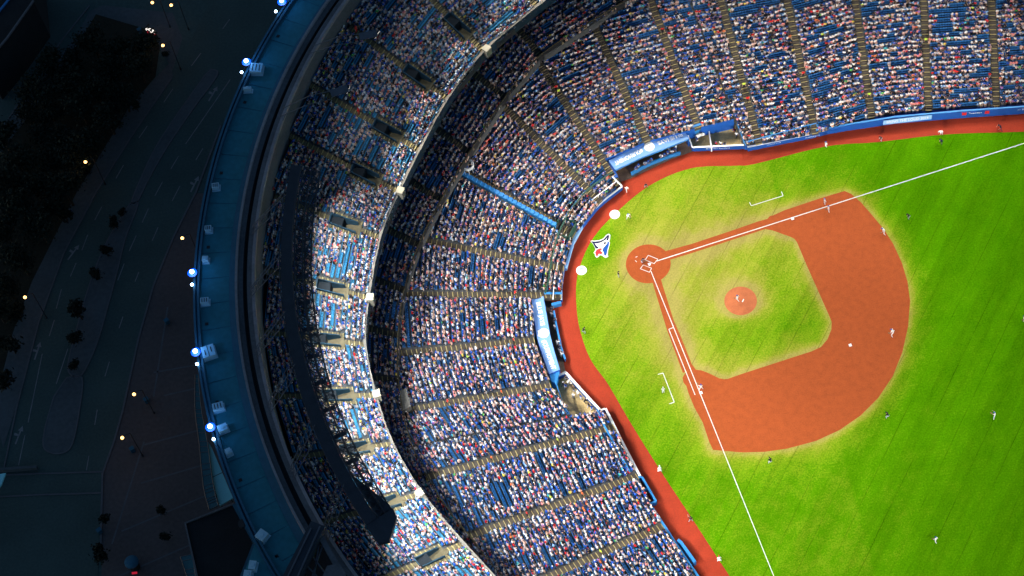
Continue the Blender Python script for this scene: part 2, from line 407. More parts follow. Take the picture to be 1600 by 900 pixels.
def build_turf():
    x0, x1, y0, y1, st = -24, 122, -84, 46, 0.7
    xs = np.arange(x0, x1 + st, st); ys = np.arange(y0, y1 + st, st); X, Y = np.meshgrid(xs, ys)
    d = np.minimum.reduce([dist_poly(p, X, Y) for p in (inf_poly, path3, path1, home_disc, mound_disc)])
    ins = np.logical_or.reduce([inside(p, X, Y) for p in (inf_poly, path3, path1, home_disc, mound_disc)])
    d[ins] = 0
    hr = np.hypot(X - 14, Y + 6)                   # plan distance from the infield
    wear_and_light = 0.275 + 0.42 * np.exp(-(d / 0.9) ** 1.5) + 0.24 * np.exp(-(d / 3.4) ** 2)
    wear_and_light += 0.36 * np.exp(-(np.hypot(X - 7, Y - 3) / 22) ** 2) + 0.16 * np.exp(-(np.hypot(X - 0, Y + 16) / 15) ** 2)  # broad paling round home: part wear, part floodlight painted into the turf colour
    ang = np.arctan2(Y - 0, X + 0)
    wear_and_light += 0.08 * (X < 25) - 0.16 * np.clip((X - 28) / 40, 0, 1)  # left half paler, right darker: lamp falloff put into the turf colour
    lg = at2(938, 385); wear_and_light -= 0.30 * np.exp(-(np.hypot(X - lg[0], Y - lg[1]) / 4.5) ** 2)
    ce = at2(1160, 505); wear_and_light -= 0.18 * np.exp(-(np.hypot((X - ce[0]) / 7, (Y - ce[1]) / 3.5)) ** 2)
    ny, nx = X.shape; V = np.stack([X, Y, np.zeros_like(X)], -1).reshape(-1, 3)
    i = (np.arange(ny - 1)[:, None] * nx + np.arange(nx - 1)[None]).ravel()
    Fq = np.stack([i, i + 1, i + nx + 1, i + nx], -1)
    a, b_ = at2(1400, 200), at2(1400, 200)
    p0, p1 = at2(1320, 232), at2(1284, 300); sd_ = (p1 - p0) / np.linalg.norm(p1 - p0)
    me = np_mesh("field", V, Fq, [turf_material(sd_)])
    wa = me.attributes.new("wear_and_light", 'FLOAT', 'POINT'); wa.data.foreach_set("value", np.clip(wear_and_light, 0, 1.2).ravel().astype(np.float32))
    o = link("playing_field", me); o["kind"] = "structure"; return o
build_turf()

# warning track: strip from the turf edge outwards under the walls
def outward(path, dist):
    out = []
    for i, p in enumerate(path):
        a = path[max(i - 2, 0)]; b = path[min(i + 2, len(path) - 1)]; d = (b - a)[:2]; d /= np.linalg.norm(d); nrm = np.array([d[1], -d[0]])
        if nrm @ (CEN - p[:2]) > 0: nrm = -nrm
        out.append(p[:2] + nrm * dist)
    return out
wto = outward(WT, 6.5)
mb = MB()
for i in range(len(WT) - 1):
    a, b_ = WT[i][:2], WT[i + 1][:2]; c, d = wto[i + 1], wto[i]
    mb.quad((*a, .006), (*b_, .006), (*c, .006), (*d, .006))
o = mb.build("warning_track", M['track']); o["kind"] = "structure"
for f in o.data.polygons:
    if f.normal.z < 0: f.flip()
for nm, p, z in (("infield_dirt", inf_poly, .010), ("third_base_path", path3, .007), ("first_base_path", path1, .008), ("home_plate_circle", home_disc, .013)):
    fill(nm, p, z, M['dirt'])["kind"] = "structure"
mb = MB()    # raised pitching mound
rings_ = [(2.85, .012), (2.0, .10), (1.1, .22), (0.5, .25)]; N = 48
vs = [(mound_c[0] + r * math.cos(2 * math.pi * i / N), mound_c[1] + r * math.sin(2 * math.pi * i / N), z) for r, z in rings_ for i in range(N)]
fs = [(k * N + i, k * N + (i + 1) % N, (k + 1) * N + (i + 1) % N, (k + 1) * N + i) for k in range(3) for i in range(N)] + [tuple(3 * N + i for i in range(N))]
mb.add(vs, fs); mb.build("pitching_mound", M['mound'], smooth=True)["kind"] = "structure"

def strip(mb, pts, wd, z):
    for a, b in zip(pts[:-1], pts[1:]):
        a = np.array(a[:2]); b = np.array(b[:2]); d = (b - a) / np.linalg.norm(b - a); n_ = np.array([-d[1], d[0]]) * wd / 2
        e = d * wd / 2 * 0
        mb.add([(*(a - n_ - e), z), (*(b - n_ + e), z), (*(b + n_ + e), z), (*(a + n_ - e), z)], [(0, 1, 2, 3)])
def line_obj(name, chains, wd=.17, z=.02):
    mb = MB(); zz = z
    for c in chains:
        for a, b in zip(c[:-1], c[1:]):
            strip(mb, [a, b], wd, zz); zz += .0008
    o = mb.build(name, M['chalk']); o["kind"] = "structure"; return o
line_obj("third_base_foul_line", [[at(1026, 408), at(1600, 224), at(1800, 160)]], .165)
line_obj("first_base_foul_line", [[at(1017.2, 424), at(1103.1, 637.3), at(1208.9, 900), at(1260, 1027)]], .135)
line_obj("runner_lane_line", [[at(1052.5, 511.7), at(1045, 514.5), at(1086, 617)]], .13)
line_obj("third_base_coach_box", [[at(1171, 316), at(1174, 321.5), at(1223.5, 306), at(1221, 299.5)]], .12)
line_obj("first_base_coach_box", [[at(1028, 585), at(1036, 583), at(1053.5, 628.5), at(1046, 631)]], .12)
line_obj("batter_box_lines", [[at(1013, 399), at(1028, 405), at(1022, 412), at(1008, 406), at(1013, 399)], [at(1005, 414), at(1018, 419), at(1015, 425.5), at(1000.5, 420), at(1005, 414)],
                              [at(992.5, 407), at(995, 409.5)], [at(993, 402), at(996, 401)]], .105)
# team emblem painted behind home plate: built from flat painted shapes
def jay(u, v): return at2(910 + u * 55 / 990, 360 + v * 50 / 900)
JW = [(185, 270), (330, 290), (480, 275), (590, 225), (670, 130), (745, 92), (785, 130), (775, 260), (750, 300), (775, 350), (760, 430), (725, 560), (712, 690), (730, 740), (655, 775), (600, 745), (545, 705), (490, 700), (455, 745), (400, 768), (355, 720), (345, 655), (305, 635), (345, 590), (372, 530), (330, 440), (270, 350)]
JN1 = [(250, 305), (350, 315), (500, 295), (600, 250), (700, 140), (730, 125), (755, 150), (735, 250), (720, 282), (670, 280), (700, 190), (650, 265), (530, 335), (410, 372), (345, 365), (415, 455), (450, 468), (445, 510), (375, 515), (340, 440)]
JB = [(712, 305), (752, 330), (745, 420), (708, 530), (688, 640), (660, 712), (615, 700), (590, 600), (560, 565), (590, 490), (645, 430), (695, 380)]
JR = [(360, 620), (400, 545), (470, 510), (540, 500), (550, 540), (500, 570), (555, 610), (570, 650), (520, 670), (465, 655), (440, 690), (425, 725), (385, 715)]
JE = [(600, 355), (640, 320), (668, 345), (640, 392), (612, 385)]
JG = [(560, 480), (600, 395), (612, 405), (575, 495)]
emb = tag(fill("team_emblem", [jay(*p) for p in JW], .006, M['chalk']), "painted blue and white bird head emblem with red maple leaf on turf behind home plate", "emblem")
for nm, sh, mm, z in (("outline_print", JN1, 'navy', .009), ("neck_print", JB, 'jay_blue', .0092), ("leaf_print", JR, 'red', .0094), ("eye_print", JE, 'navy', .0096), ("cheek_print", JG, 'grey_print', .0098)):
    fill(nm, [jay(*p) for p in sh], z, M[mm], emb)

# bases, plate, rubber, on-deck circles
def base(name, p, label, size=.42, ax=E3, h=.09):
    mb = MB(); mb.box((0, 0, h / 2), (size, size, h), ax); mb.box((0, 0, h + .006), (size * .86, size * .86, .012), ax)
    tag(mb.build(name, M['white'], loc=(p[0], p[1], .012)), label, "base")
base("third_base", fld(27.24, .25), "white square base on the foul line at the third base corner", .5)
base("second_base", fld(27.43, 27.43), "white square base alone in the middle of the red dirt", .5)
base("first_base", at2(1095.2, 613.8), "white square base beside the first base foul line", .5)
q = at2(1014.2, 412.6); ax = (E3 + E1) / 2 ** .5; ay = np.array([-ax[1], ax[0]])
hp = [q + ax * a + ay * b for a, b in ((-.3, 0), (0, -.28), (.3, -.28), (.3, .28), (0, .28))]
mb = MB(); mb.prism([p - q for p in hp], 0, .02); tag(mb.build("home_plate", M['white'], loc=(*q, .0135)), "white five-sided plate between the two batter's boxes", "home plate")
q = at2(1161, 469.6, .25); mb = MB(); mb.box((0, 0, .02), (.15, .61, .05), ax); tag(mb.build("pitching_rubber", M['white'], loc=(*q, .245)), "white rubber slab on top of the pitching mound", "pitching rubber")
for (u, v, lb) in ((960.5, 335, "plain white on-deck circle beside the upper curve of the warning track"), (908.5, 422.5, "white on-deck circle with a faint blue print near the lower turf edge")):
    q = at2(u, v); mb = MB(); mb.prism([(.94 * math.cos(t), .94 * math.sin(t)) for t in np.linspace(0, 2 * math.pi, 36, endpoint=False)], 0, .015)
    o = tag(mb.build("on_deck_circle", M['white'], loc=(*q, .009)), lb, "on-deck mat", "on-deck mats")
    if u < 950:
        pr = MB(); pr.box((0.05, .3, .0175), (.6, .4, .004)); pr.build("mat_print", M['pale_blue'], o); pr = MB(); pr.box((.08, -.5, .0175), (.2, .12, .004)); pr.build("mat_print", M['grey_print'], o)

# ------------------------------------------------------------------ the stadium
stadium = empty("stadium", (*CEN, 0), 0, "huge round open-roofed baseball stadium with packed blue stands and a grey roof ring", "stadium")
def sp(o):                                  # keep world placement under the stadium's Empty
    o.parent = stadium; o.location = Vector(o.location) - Vector((CEN[0], CEN[1], 0)); return o

# seats and spectators are collected while stands are built
SPECT = []          # (x,y,z,yaw,deck,row)
SEAT_T = MB(); SEAT_T.box((0, .05, .44), (.46, .40, .06)); SEAT_T.box((0, -.20, .66), (.47, .07, .46))
seat_v = np.array(SEAT_T.v); seat_f = np.array(SEAT_T.f)
BACK_T = MB(); BACK_T.box((0, -.20, .66), (.47, .07, .46)); back_v = np.array(BACK_T.v); back_f = np.array(BACK_T.f)

def stand(deck, A, D, z0, tread, rise, first, count, rstop, gaps, occ, step_mat, special=None, seat_w=.485, stairs=True, faces=None):
    """sections of straight rows between neighbouring aisle lines. A plan points, D outward unit directions"""
    K = len(A)
    for k in range(K - 1):
        mb = MB(); seatpos = []; bpos = []
        n0 = first[k] if isinstance(first, list) else first
        dm = (D[k] + D[k + 1]); dm /= np.linalg.norm(dm)
        for n in range(n0, count):
            a0, b0 = A[k] + D[k] * tread * n, A[k + 1] + D[k + 1] * tread * n
            a1, b1 = A[k] + D[k] * tread * (n + 1), A[k + 1] + D[k + 1] * tread * (n + 1)
            if rstop and np.linalg.norm((a0 + b0) / 2 - CEN) > rstop: break
            ln = np.linalg.norm(b0 - a0); u = (b0 - a0) / ln
            if ln < 1.6: continue
            ga, gb = gaps(k, n), gaps(k + 1, n)
            a0g, b0g = a0 + u * ga, b0 - u * gb
            u1 = (b1 - a1) / np.linalg.norm(b1 - a1); a1g, b1g = a1 + u1 * ga, b1 - u1 * gb
            z = z0 + rise * n; zp = z - rise if n > n0 else -0.3 + (z0 - 1.5 if deck != 'lower' else 0)
            mb.quad((*a0g, z), (*b0g, z), (*b1g, z), (*a1g, z))
            mb.quad((*a0g, zp), (*b0g, zp), (*b0g, z), (*a0g, z), 1 if (n == n0 and deck == 'lower') else 0)
            zl = z - 1.3                                                  # ends of the treads
            mb.quad((*a1g, zl), (*a0g, zl), (*a0g, z), (*a1g, z)); mb.quad((*b0g, zl), (*b1g, zl), (*b1g, z), (*b0g, z))
            m0, m1 = a0g + (a1g - a0g) * .55, b0g + (b1g - b0g) * .55
            L = np.linalg.norm(m1 - m0) - .16; ns = int(L / seat_w)
            if ns < 1: continue
            yaw = math.atan2(-dm[1], -dm[0]) - math.pi / 2
            o_ = occ(k, n); st = random.random() < o_
            for i in range(ns):
                p = m0 + u * (.08 + (L - ns * seat_w) / 2 + seat_w * (i + .5))
                if st:
                    if random.random() < .105 * (1 - o_) * 4.2: st = False
                else:
                    if random.random() < .40 * o_ ** 1.5: st = True
                if special and special(p[0], p[1], k, n): continue
                if st: SPECT.append((p[0], p[1], z, yaw, deck, n, k)); bpos.append((p[0], p[1], z, yaw))
                else: seatpos.append((p[0], p[1], z, yaw))
        if not mb.f: continue
        sec = sp(mb.build("seating_section", [M['tread'], M['wall_blue']]))
        Vs, Fs, off = [], [], 0
        for T, Q in (((seat_v, seat_f), seatpos), ((back_v, back_f), bpos)):
            if not Q: continue
            q = np.array(Q); v_, f_ = tile(T[0], T[1], q[:, :3], q[:, 3]); Vs.append(v_); Fs.append(f_ + off); off += len(v_)
        if Vs:
            so_ = link("seats", np_mesh("seats", np.concatenate(Vs) - np.array([CEN[0], CEN[1], 0]), np.concatenate(Fs), [M['seat_teal' if deck == 'upper' else 'seat']]), sec)
            so_.matrix_parent_inverse = Matrix.Identity(4); so_.location = (CEN[0], CEN[1], 0); so_["kind"] = "stuff"
    if stairs:
        for k in range(K):
            if deck == 'lower' and k in NOSTAIR: continue
            mb = MB(); d = D[k]; ax = np.array([-d[1], d[0]])
            f0 = min(first[max(k - 1, 0)], first[min(k, K - 2)]) if isinstance(first, list) else first
            for n in range(f0, count):
                c0 = A[k] + d * tread * n
                if rstop and np.linalg.norm(c0 - CEN) > rstop: break
                z = z0 + rise * n; g = gaps(k, n)
                lanes = [(0, g * 2)] if g < 1.0 else [(-(g + 1.0) / 2, g - 1.0), ((g + 1.0) / 2, g - 1.0)]
                for off_, wd in lanes:
                    c = c0 + ax * off_
                    mb.box((*(c + d * tread * .28), z - .4), (tread * .56, wd - .01, .8), d, 0)
                    mb.box((*(c + d * tread * .79), z + rise / 2 - .4), (tread * .46, wd - .01, .8), d, 0)
                    mb.box((*(c + d * .08), z + .011), (.12 if deck != 'upper' else .16, wd - .05, .02), d, 1)
            if mb.f: sp(mb.build("aisle_stairs", [step_mat, M['nosing']]))["kind"] = "stuff"

# ---- lower bowl: aisle lines surveyed as (front point, point further back)
LB = [((1772, 152), (1775, -10)), ((1662, 158), (1655, 0)), ((1557, 166), (1549, 0)), ((1451, 173), (1443, 0)), ((1362, 184), (1343, 50)), ((1274, 209), (1240, 50)), ((1186, 225.5), (1134, 30)), ((1163, 228), (1112, 94)),
      ((1106, 242), (1035, 50)), ((1030, 262), (940, 66)), ((966, 288), (872, 145)), ((938, 316), (807, 187)), ((897, 368), (735, 278)), ((881, 420), (715, 386)), ((876, 461), (640, 460)),
      ((880, 527), (625, 552)), ((905, 595), (640, 640)), ((938, 641), (690, 690)), ((960, 667), (700, 737)), ((996, 744), (740, 835)), ((1036, 822), (887, 888)), ((1090, 905), (960, 968)), ((1150, 990), (1030, 1045))]
LT, LR, LZ = .84, .30, 1.4
LA, LD = [], []
for a, b in LB:
    pa = at2(*a, LZ); zb = LZ
    for _ in range(12):
        pb = at2(*b, zb); zb = LZ + LR / LT * np.linalg.norm(pb - pa)
    d = (pb - pa) / np.linalg.norm(pb - pa); LA.append(pa); LD.append(d)
# 6-7 and 7-8: third base camera well and dugout; 13-15 first base dugout and well
LFIRST = [0, 0, 0, 0, 0, 0, 0, 6, 6, 6, 0, 0, 0, 0, 6, 6, 6, 0, 0, 0, 0, 0]
NOSTAIR = (7, 17)
def lgap(k, n): return .04 if k in NOSTAIR else (.95 if k == 12 else .6)
rail_pts = [at(u, v, 14) for u, v in [(970, 5), (910, 35), (845, 85), (790, 150), (735, 235), (690, 310), (655, 380), (632, 450), (622, 520), (622, 590), (637, 675), (662, 735), (700, 795), (740, 845), (790, 905)]]
dug3 = [at2(u, v, 1.8) for u, v in [(952, 253), (989, 234), (1068, 203), (1082, 232), (1040, 262), (975, 292)]]
dug1 = [at2(u, v, 1.8) for u, v in [(828, 464), (858, 590), (885, 592), (892, 560), (876, 480), (868, 462)]]
def lspecial(x, y, k, n):
    if k == 9 and n < 2: return True
    return False
def locc(k, n):
    if k < 9: return .90 - .09 * (k < 6) - (.14 if n > 26 else 0)
    if n > 25: return .84 + .08 * math.sin(k * 3.1)
    return .94 + .03 * math.sin(k * 1.7 + n * .35)
stand('lower', LA, LD, LZ, LT, LR, LFIRST, 44, 80.5, lgap, locc, M['step_dark'], lspecial)

# ---- field walls
def field_wall(px, th=.28, zb=0.0, m=('wall_blue', 'rail_blue'), cap=.07):
    path = [at2(u, v, z) for u, v, z in px]; zt = [z for _, _, z in px]
    mb = MB(); mb.wall(path, th, zb, [z - cap for z in zt], 0); mb.wall(path, th + .03, [z - cap for z in zt], zt, 1)
    return sp(mb.build("field_wall", [M[m[0]], M[m[1]]])), path
left_wall, lw_path = field_wall([(1900, 147, 2.3), (1760, 156, 2.3), (1600, 166, 2.3), (1500, 173, 2.3), (1400, 182, 2.2), (1325, 194, 2.0), (1275, 203, 1.7)])
field_wall([(1275, 208, 1.3), (1220, 219, 1.3), (1168, 229.5, 1.3)], m=('wall_blue', 'white'))
field_wall([(1168, 228, 1.29), (1147, 180, 1.6)], m=('wall_blue', 'rail_blue'), th=.2)
field_wall([(1165, 226, 1.25), (1083, 230, 1.25)], m=('wall_blue', 'white'))
field_wall([(1082, 230.5, 1.27), (1074, 208, 1.6)], m=('wall_blue', 'white'), th=.2)
field_wall([(1147, 179, 3.4), (1072, 200, 3.4)], m=('rail_blue', 'rail_blue'), th=.4)
field_wall([(972, 291, 1.1), (942, 314, 1.1), (912, 343, 1.1)], m=('wall_blue', 'white'))
field_wall([(911.5, 344, 1.12), (893, 378, 1.12), (882, 418, 1.12)], m=('pale_blue', 'pale_blue'), th=.75)
field_wall([(881, 419, 1.08), (877, 445, 1.08), (877, 468, 1.08)], m=('wall_blue', 'white'))
field_wall([(876.5, 472, 1.1), (862, 475.5, 1.1)], m=('rail_blue', 'rail_blue'), th=.5)
field_wall([(884, 582, 1.2), (912, 613, 1.2), (938, 641, 1.2)], m=('wall_blue', 'white'), th=.4)
field_wall([(884.5, 581, 1.22), (872, 587, 1.22)], m=('wall_blue', 'grey_print'), th=.4)
field_wall([(935, 642, 1.2), (945.5, 638.5, 1.2)], m=('wall_blue', 'white'), th=.3)
field_wall([(946, 638, 1.24), (972, 690, 1.24), (1000, 744, 1.24)], m=('wall_blue', 'white'), th=.4)
rw, _ = field_wall([(993, 748, 1.5), (1013, 783, 1.5), (1050, 840, 1.5), (1092, 902, 1.5), (1150, 985, 1.5)], m=('wall_blue', 'rail_blue'), th=.35)
field_wall([(1059, 843, 1.6), (1064, 847, 1.6), (1086, 878, 1.6)], m=('rail_blue', 'rail_blue'), th=.45)
# fenced ball-boy pocket past first base
mb = MB(); P4 = [at2(u, v, 1.3) for u, v in [(1003, 745), (1025, 783), (1016, 786.5)]]
for i in range(2): mb.wall([P4[i], P4[i + 1]], .35, 0, 1.3 - i * .004, 0)
mb.wall([at2(990, 748.5, 1.31), at2(1002, 744.6, 1.31)], .4, 0, 1.31, 0)
mb.wall([at2(1001, 767, 1.25), at2(1012, 762.5, 1.25)], .22, .6, 1.25, 0)
sp(mb.build("pocket_wall", M['rail_blue']))
# low bench wall past third base
mb = MB(); mb.wall([at2(1275, 207, 1.0), at2(1327, 197.5, 1.0)], .5, 0, 1.0); sp(mb.build("bench_wall", M['wall_blue']))
mb = MB(); mb.wall([at2(1276, 196, 1.9), at2(1300, 191.5, 1.9), at2(1326, 187, 1.9)], .4, 1.2, 1.9); sp(mb.build("bench_screen", M['rail_blue']))

# advertising on the left field wall
def on_wall(u0, v0, u1, v1, z):
    a, b = at2(u0, v0, z), at2(u1, v1, z); return a, b
def wall_sign(u0, v0, u1, v1, zt, h, m, txt=None, tm='white', name="wall_banner", off=.30, tsize=.8):
    a, b = at2(u0, v0, zt), at2(u1, v1, zt); d = (b - a); L = np.linalg.norm(d); d /= L; nrm = np.array([d[1], -d[0]])
    if nrm @ (CEN - a) < 0: nrm = -nrm
    mb = MB(); c = (a + b) / 2 + nrm * off; mb.box((*c, zt - h / 2), (L, .06, h), d)
    o = sp(mb.build(name, M[m]))
    if txt:
        q = c + nrm * .036
        t = text_mesh(txt, h * tsize, (q[0] - CEN[0], q[1] - CEN[1], zt - h / 2), (d[0], d[1], 0), M[tm], o, normal=(nrm[0], nrm[1], 0), length=L * .86)
        t.matrix_parent_inverse = Matrix.Identity(4); t.location = (CEN[0], CEN[1], 0)
        t.location = Vector((CEN[0], CEN[1], 0)) - 0 * Vector((0, 0, 0))
    return o
wall_sign(1380, 186.5, 1456, 177.5, 2.1, 1.35, 'pale_blue', "BRING THE LOUD 2016", 'white')
wall_sign(1503, 174, 1510, 173.5, 1.85, .9, 'red', off=.27)
wall_sign(1539, 171.5, 1546, 171, 1.85, .9, 'red', off=.27)
wall_sign(1512, 173.3, 1536, 171.8, 1.85, .75, 'jay_blue', "TradeCentre", off=.26)
wall_sign(1560, 169.5, 1612, 166.3, 1.85, .75, 'jay_blue', "America's #1 Bank", off=.26)
wall_sign(1100, 229.6, 1143, 227.8, 1.0, .55, 'wall_blue', "American Standard", off=.24)
wall_sign(1196, 224.2, 1221, 219.2, 1.0, .5, 'wall_blue', "BUDWEISER"[:0] or "DUGOUT CLUB", off=.24)
wall_sign(1256, 212.2, 1282, 207, 1.0, .5, 'wall_blue', "DUGOUT CLUB", off=.34)

# box rails
def rail(px, m='white', r=.045, posts=2.0, h=.9, name="box_rail", flat=.16):
    pts = [at(u, v, z) for u, v, z in px]; mb = MB()
    mb.wall([p[:2] for p in pts], flat, [p[2] - .06 for p in pts], [p[2] for p in pts])
    for a, b in zip(pts[:-1], pts[1:]):
        k = max(1, int(np.linalg.norm(b - a) / posts))
        for i in range(k):
            q = a + (b - a) * (i + .5) / k; mb.bar((q[0], q[1], q[2] - h), (q[0], q[1], q[2] - .06), r)
    return sp(mb.build(name, M[m]))
rail([(1168, 221, 3.0), (1276, 192, 3.2)], 'rail_blue')
rail([(1165, 227, 2.2), (1147, 181, 3.0)], 'rail_blue')
rail([(957, 269, 3.6), (928, 288, 3.6), (911, 303, 3.6), (889, 330, 3.6), (873, 363, 3.6), (863, 400, 3.6), (858, 432, 3.6), (852, 458, 3.6)], 'green_rail', flat=.28)
rail([(963, 283, 2.5), (925, 312, 2.5)], 'white'); rail([(920, 315, 2.4), (899, 343, 2.4)], 'white')
rail([(885, 366, 2.4), (872, 406, 2.4), (869, 425, 2.4)], 'white'); rail([(866, 437, 2.4), (864, 468, 2.4)], 'white')
rail([(957, 276, 2.6), (972, 291, 1.8)], 'white', flat=.25)
rail([(850, 458, 2.8), (878, 458, 1.8)], 'rail_blue', flat=.4)
rail([(933, 640, 2.6), (942, 661, 2.6), (984, 737, 2.6)], 'rail_blue', flat=.3)
rail([(868, 596, 3.0), (885, 648, 3.0), (893, 652, 2.8), (937, 643, 1.9)], 'rail_blue')

# ---- dugouts
def dugout(px_back, px_front, zr, px_pit, px_rail, words, logo, lbl):
    d = sp(MB().add([(0, 0, 0)] * 3, [(0, 1, 2)]).build("dugout", M['dark'])) if False else None
    back = [at2(u, v, zr) for u, v in px_back]; front = [at2(u, v, zr) for u, v in px_front]
    mb = MB()
    for i in range(len(back) - 1):
        mb.prism([back[i], back[i + 1], front[i + 1], front[i]], zr - .18, zr)
    root = sp(mb.build("dugout_roof", M['roof_blue']))
    def keep(o, par=root):
        o.parent = par; o.location = Vector((0, 0, 0)) ; o.matrix_parent_inverse = Matrix.Translation((-0, -0, 0)); return o
    # fascia, side walls and the pit
    f = MB(); f.wall(front, .14, zr - .42, zr - .185); keep(f.build("roof_fascia", M['rail_blue']))
    f = MB()
    for e, s_ in ((0, 0), (-1, -1)): f.wall([back[e], front[s_]], .25, 0, zr - .19)
    f.wall(back, .25, 0, zr - .19); keep(f.build("side_wall", M['wall_blue']))
    pit = [at2(u, v, .03) for u, v in px_pit]
    o = fill("dugout_floor", pit, .03, M['pit']); keep(o)
    r_ = [at2(u, v, 1.0) for u, v in px_rail]
    f = MB(); f.wall(r_, .34, .55, 1.0); f.wall(r_, .18, .05, .55); keep(f.build("dugout_rail", M['rail_blue']))
    f = MB(); bl = [a * .55 + b * .45 for a, b in zip(back, front)]; f.wall(bl, .4, .1, .5); keep(f.build("bench", M['leather']))
    for body, (u0, v0), (u1, v1), sz in words:
        a, b = at(u0, v0, zr), at(u1, v1, zr); dd = b - a
        keep(text_mesh(body, sz, ((a + b) / 2 + np.array([0, 0, .012])), dd, M['white'], None, bold=.035, length=np.linalg.norm(dd)))
    c = at(*logo[0], zr); t = at(*logo[1], zr)
    dirv = (t - c)[:2]; L = np.linalg.norm(dirv); dirv /= L; nv = np.array([-dirv[1], dirv[0]])
    f = MB(); rr = .95
    poly = [c[:2] + rr * (math.cos(a) * dirv + math.sin(a) * nv) for a in np.linspace(R(48), R(312), 26)] + [c[:2] + dirv * L - nv * .55, c[:2] + dirv * L * .86, c[:2] + dirv * L + nv * .5]
    f.prism(poly, zr + .004, zr + .014); lg_ = keep(f.build("speech_balloon_print", M['white']))
    f = MB(); f.prism([c[:2] + np.array(q_) for q_ in ((-.22, -.1), (.05, -.16), (.28, .16), (-.02, .1), (-.2, .2))], zr + .016, zr + .020); keep(f.build("balloon_mark", M['grey_print']))
    f = MB(); f.prism([c[:2] + np.array(q_) for q_ in ((-.1, -.24), (.06, -.2), (.02, -.06), (-.08, -.08))], zr + .016, zr + .021); keep(f.build("leaf_mark", M['red']))
    return root
def rooted(o): return o
dugout([(951, 251), (989, 232), (1026, 217), (1068, 201)], [(961.5, 265), (1004, 245), (1040, 231), (1076, 216.5)], 2.6,
       [(958, 262), (1072, 210), (1084, 236), (1046, 250), (985, 279), (968, 285)], [(986, 270), (1012, 256), (1038, 245), (1063, 237)],
       [("#OURMOMENT", (1004, 234.5), (960.5, 255.5), 1.15), ("BLUE JAYS", (1066, 209.5), (1028, 224), 1.05)], ((1014.5, 229.3), (1012, 219)), 'third')
dugout([(829, 465), (839.5, 529), (848, 556), (858, 584)], [(849, 463), (860, 526), (866.5, 550), (874.5, 577)], 2.6,
       [(846, 462), (868, 578), (884, 583), (872, 520), (862, 476), (860, 462)], [(865, 485), (871, 516), (876, 540), (883, 561)],
       [("BLUE JAYS", (840.5, 472), (848, 508.5), 1.05), ("#OURMOMENT", (849.5, 531.5), (865, 577), 1.15)], ((849.5, 520.5), (840, 521)), 'first')
o = MB(); o.prism([at2(u, v, 2.2) for u, v in [(858, 585), (874, 578), (871, 590), (867, 598), (862, 597)]], 0, 2.2); sp(o.build("dugout_end_block", M['rail_blue']))
o = MB(); o.prism([at2(u, v, 2.0) for u, v in [(951, 252), (961, 266), (966, 276), (955, 279)]], 0, 2.0); sp(o.build("dugout_end_block", M['wall_blue']))
# camera wells
for nm, pxs in (("camera_well_floor", [(1076, 212), (1150, 190), (1166, 231), (1083, 236)]), ("camera_well_floor", [(862, 598), (885, 586), (940, 645), (890, 657), (876, 625)])):
    sp(fill(nm, [at2(u, v, .03) for u, v in pxs], .03, M['sand']))
mb = MB()
for a, b in (((1108, 205), (1112, 232)), ((1086, 212), (1107, 203))): mb.wall([at2(*a, 1.2), at2(*b, 1.2)], .2, .1, 1.2 - .01 * a[0] / 1000)
sp(mb.build("camera_well_barrier", M['white']))

# third base line ramp with blue cover, camera booth and ring
k = 12; d = LD[k]; ax = np.array([-d[1], d[0]])
mb = MB()
for n in range(4, 26):
    c = LA[k] + d * LT * (n + .5); z = LZ + LR * n
    mb.box((*(c + ax * .3), z + .55), (LT - .004, .74, 1.1), d)
sp(mb.build("ramp_cover", M['rail_blue']))
mb = MB(); c = LA[k] + d * LT * 2.2
for s_ in (-1, 1):
    mb.wall([c + ax * 1.7 * s_ - d * 1.4, c + ax * 1.7 * s_ + d * 1.6], .16, 1.6, 3.3)
    mb.wall([c + d * 1.6 * s_ - ax * 1.6, c + d * 1.6 * s_ + ax * 1.6], .16, 1.6, 3.28)
sp(mb.build("camera_booth", M['green_rail']))
mb = MB(); c = at(731, 259, 11.5)
for zz, rr in ((0, 1.0), (.45, 1.0)):
    pts = [(c[0] + rr * math.cos(t), c[1] + rr * math.sin(t), c[2] + zz) for t in np.linspace(0, 2 * math.pi, 25)]; mb.tube(pts, .13)
for t in np.linspace(0, 2 * math.pi, 8, endpoint=False): mb.bar((c[0] + math.cos(t), c[1] + math.sin(t), c[2] - 1.5), (c[0] + math.cos(t), c[1] + math.sin(t), c[2] + .45), .05)
sp(mb.build("camera_platform_rail", M['white']))

# ---- club deck (200 level)
def normals(P):
    out = []
    for i in range(len(P)):
        a, b = P[max(i - 1, 0)], P[min(i + 1, len(P) - 1)]; d = (b - a) / np.linalg.norm(b - a); nrm = np.array([d[1], -d[0]])
        if nrm @ (P[i] - CEN) < 0: nrm = -nrm
        out.append(nrm)
    return out
rp = [p[:2] for p in rail_pts]
pre = [ring(74.5, t) for t in (48, 57, 66, 75, 84, 93, 102)]; post = [ring(73.5, t) for t in (222, 232, 242)]
club = pre + rp[0:1] + rp[2:] + post
cs = smooth_path(club, 1); CN = normals(club)
stand('club', club, CN, 13.0, .85, .42, 0, 11, 84.5, lambda k, n: .55, lambda k, n: .86, M['step_dark'])
mb = MB(); cw = smooth_path(club, 6); mb.wall(cw, .12, 12.0, 13.92); sp(mb.build("club_deck_front", M['dark']))
mb = MB(); mb.wall(cw, .18, 13.93, 14.02); sp(mb.build("club_deck_rail", M['step']))
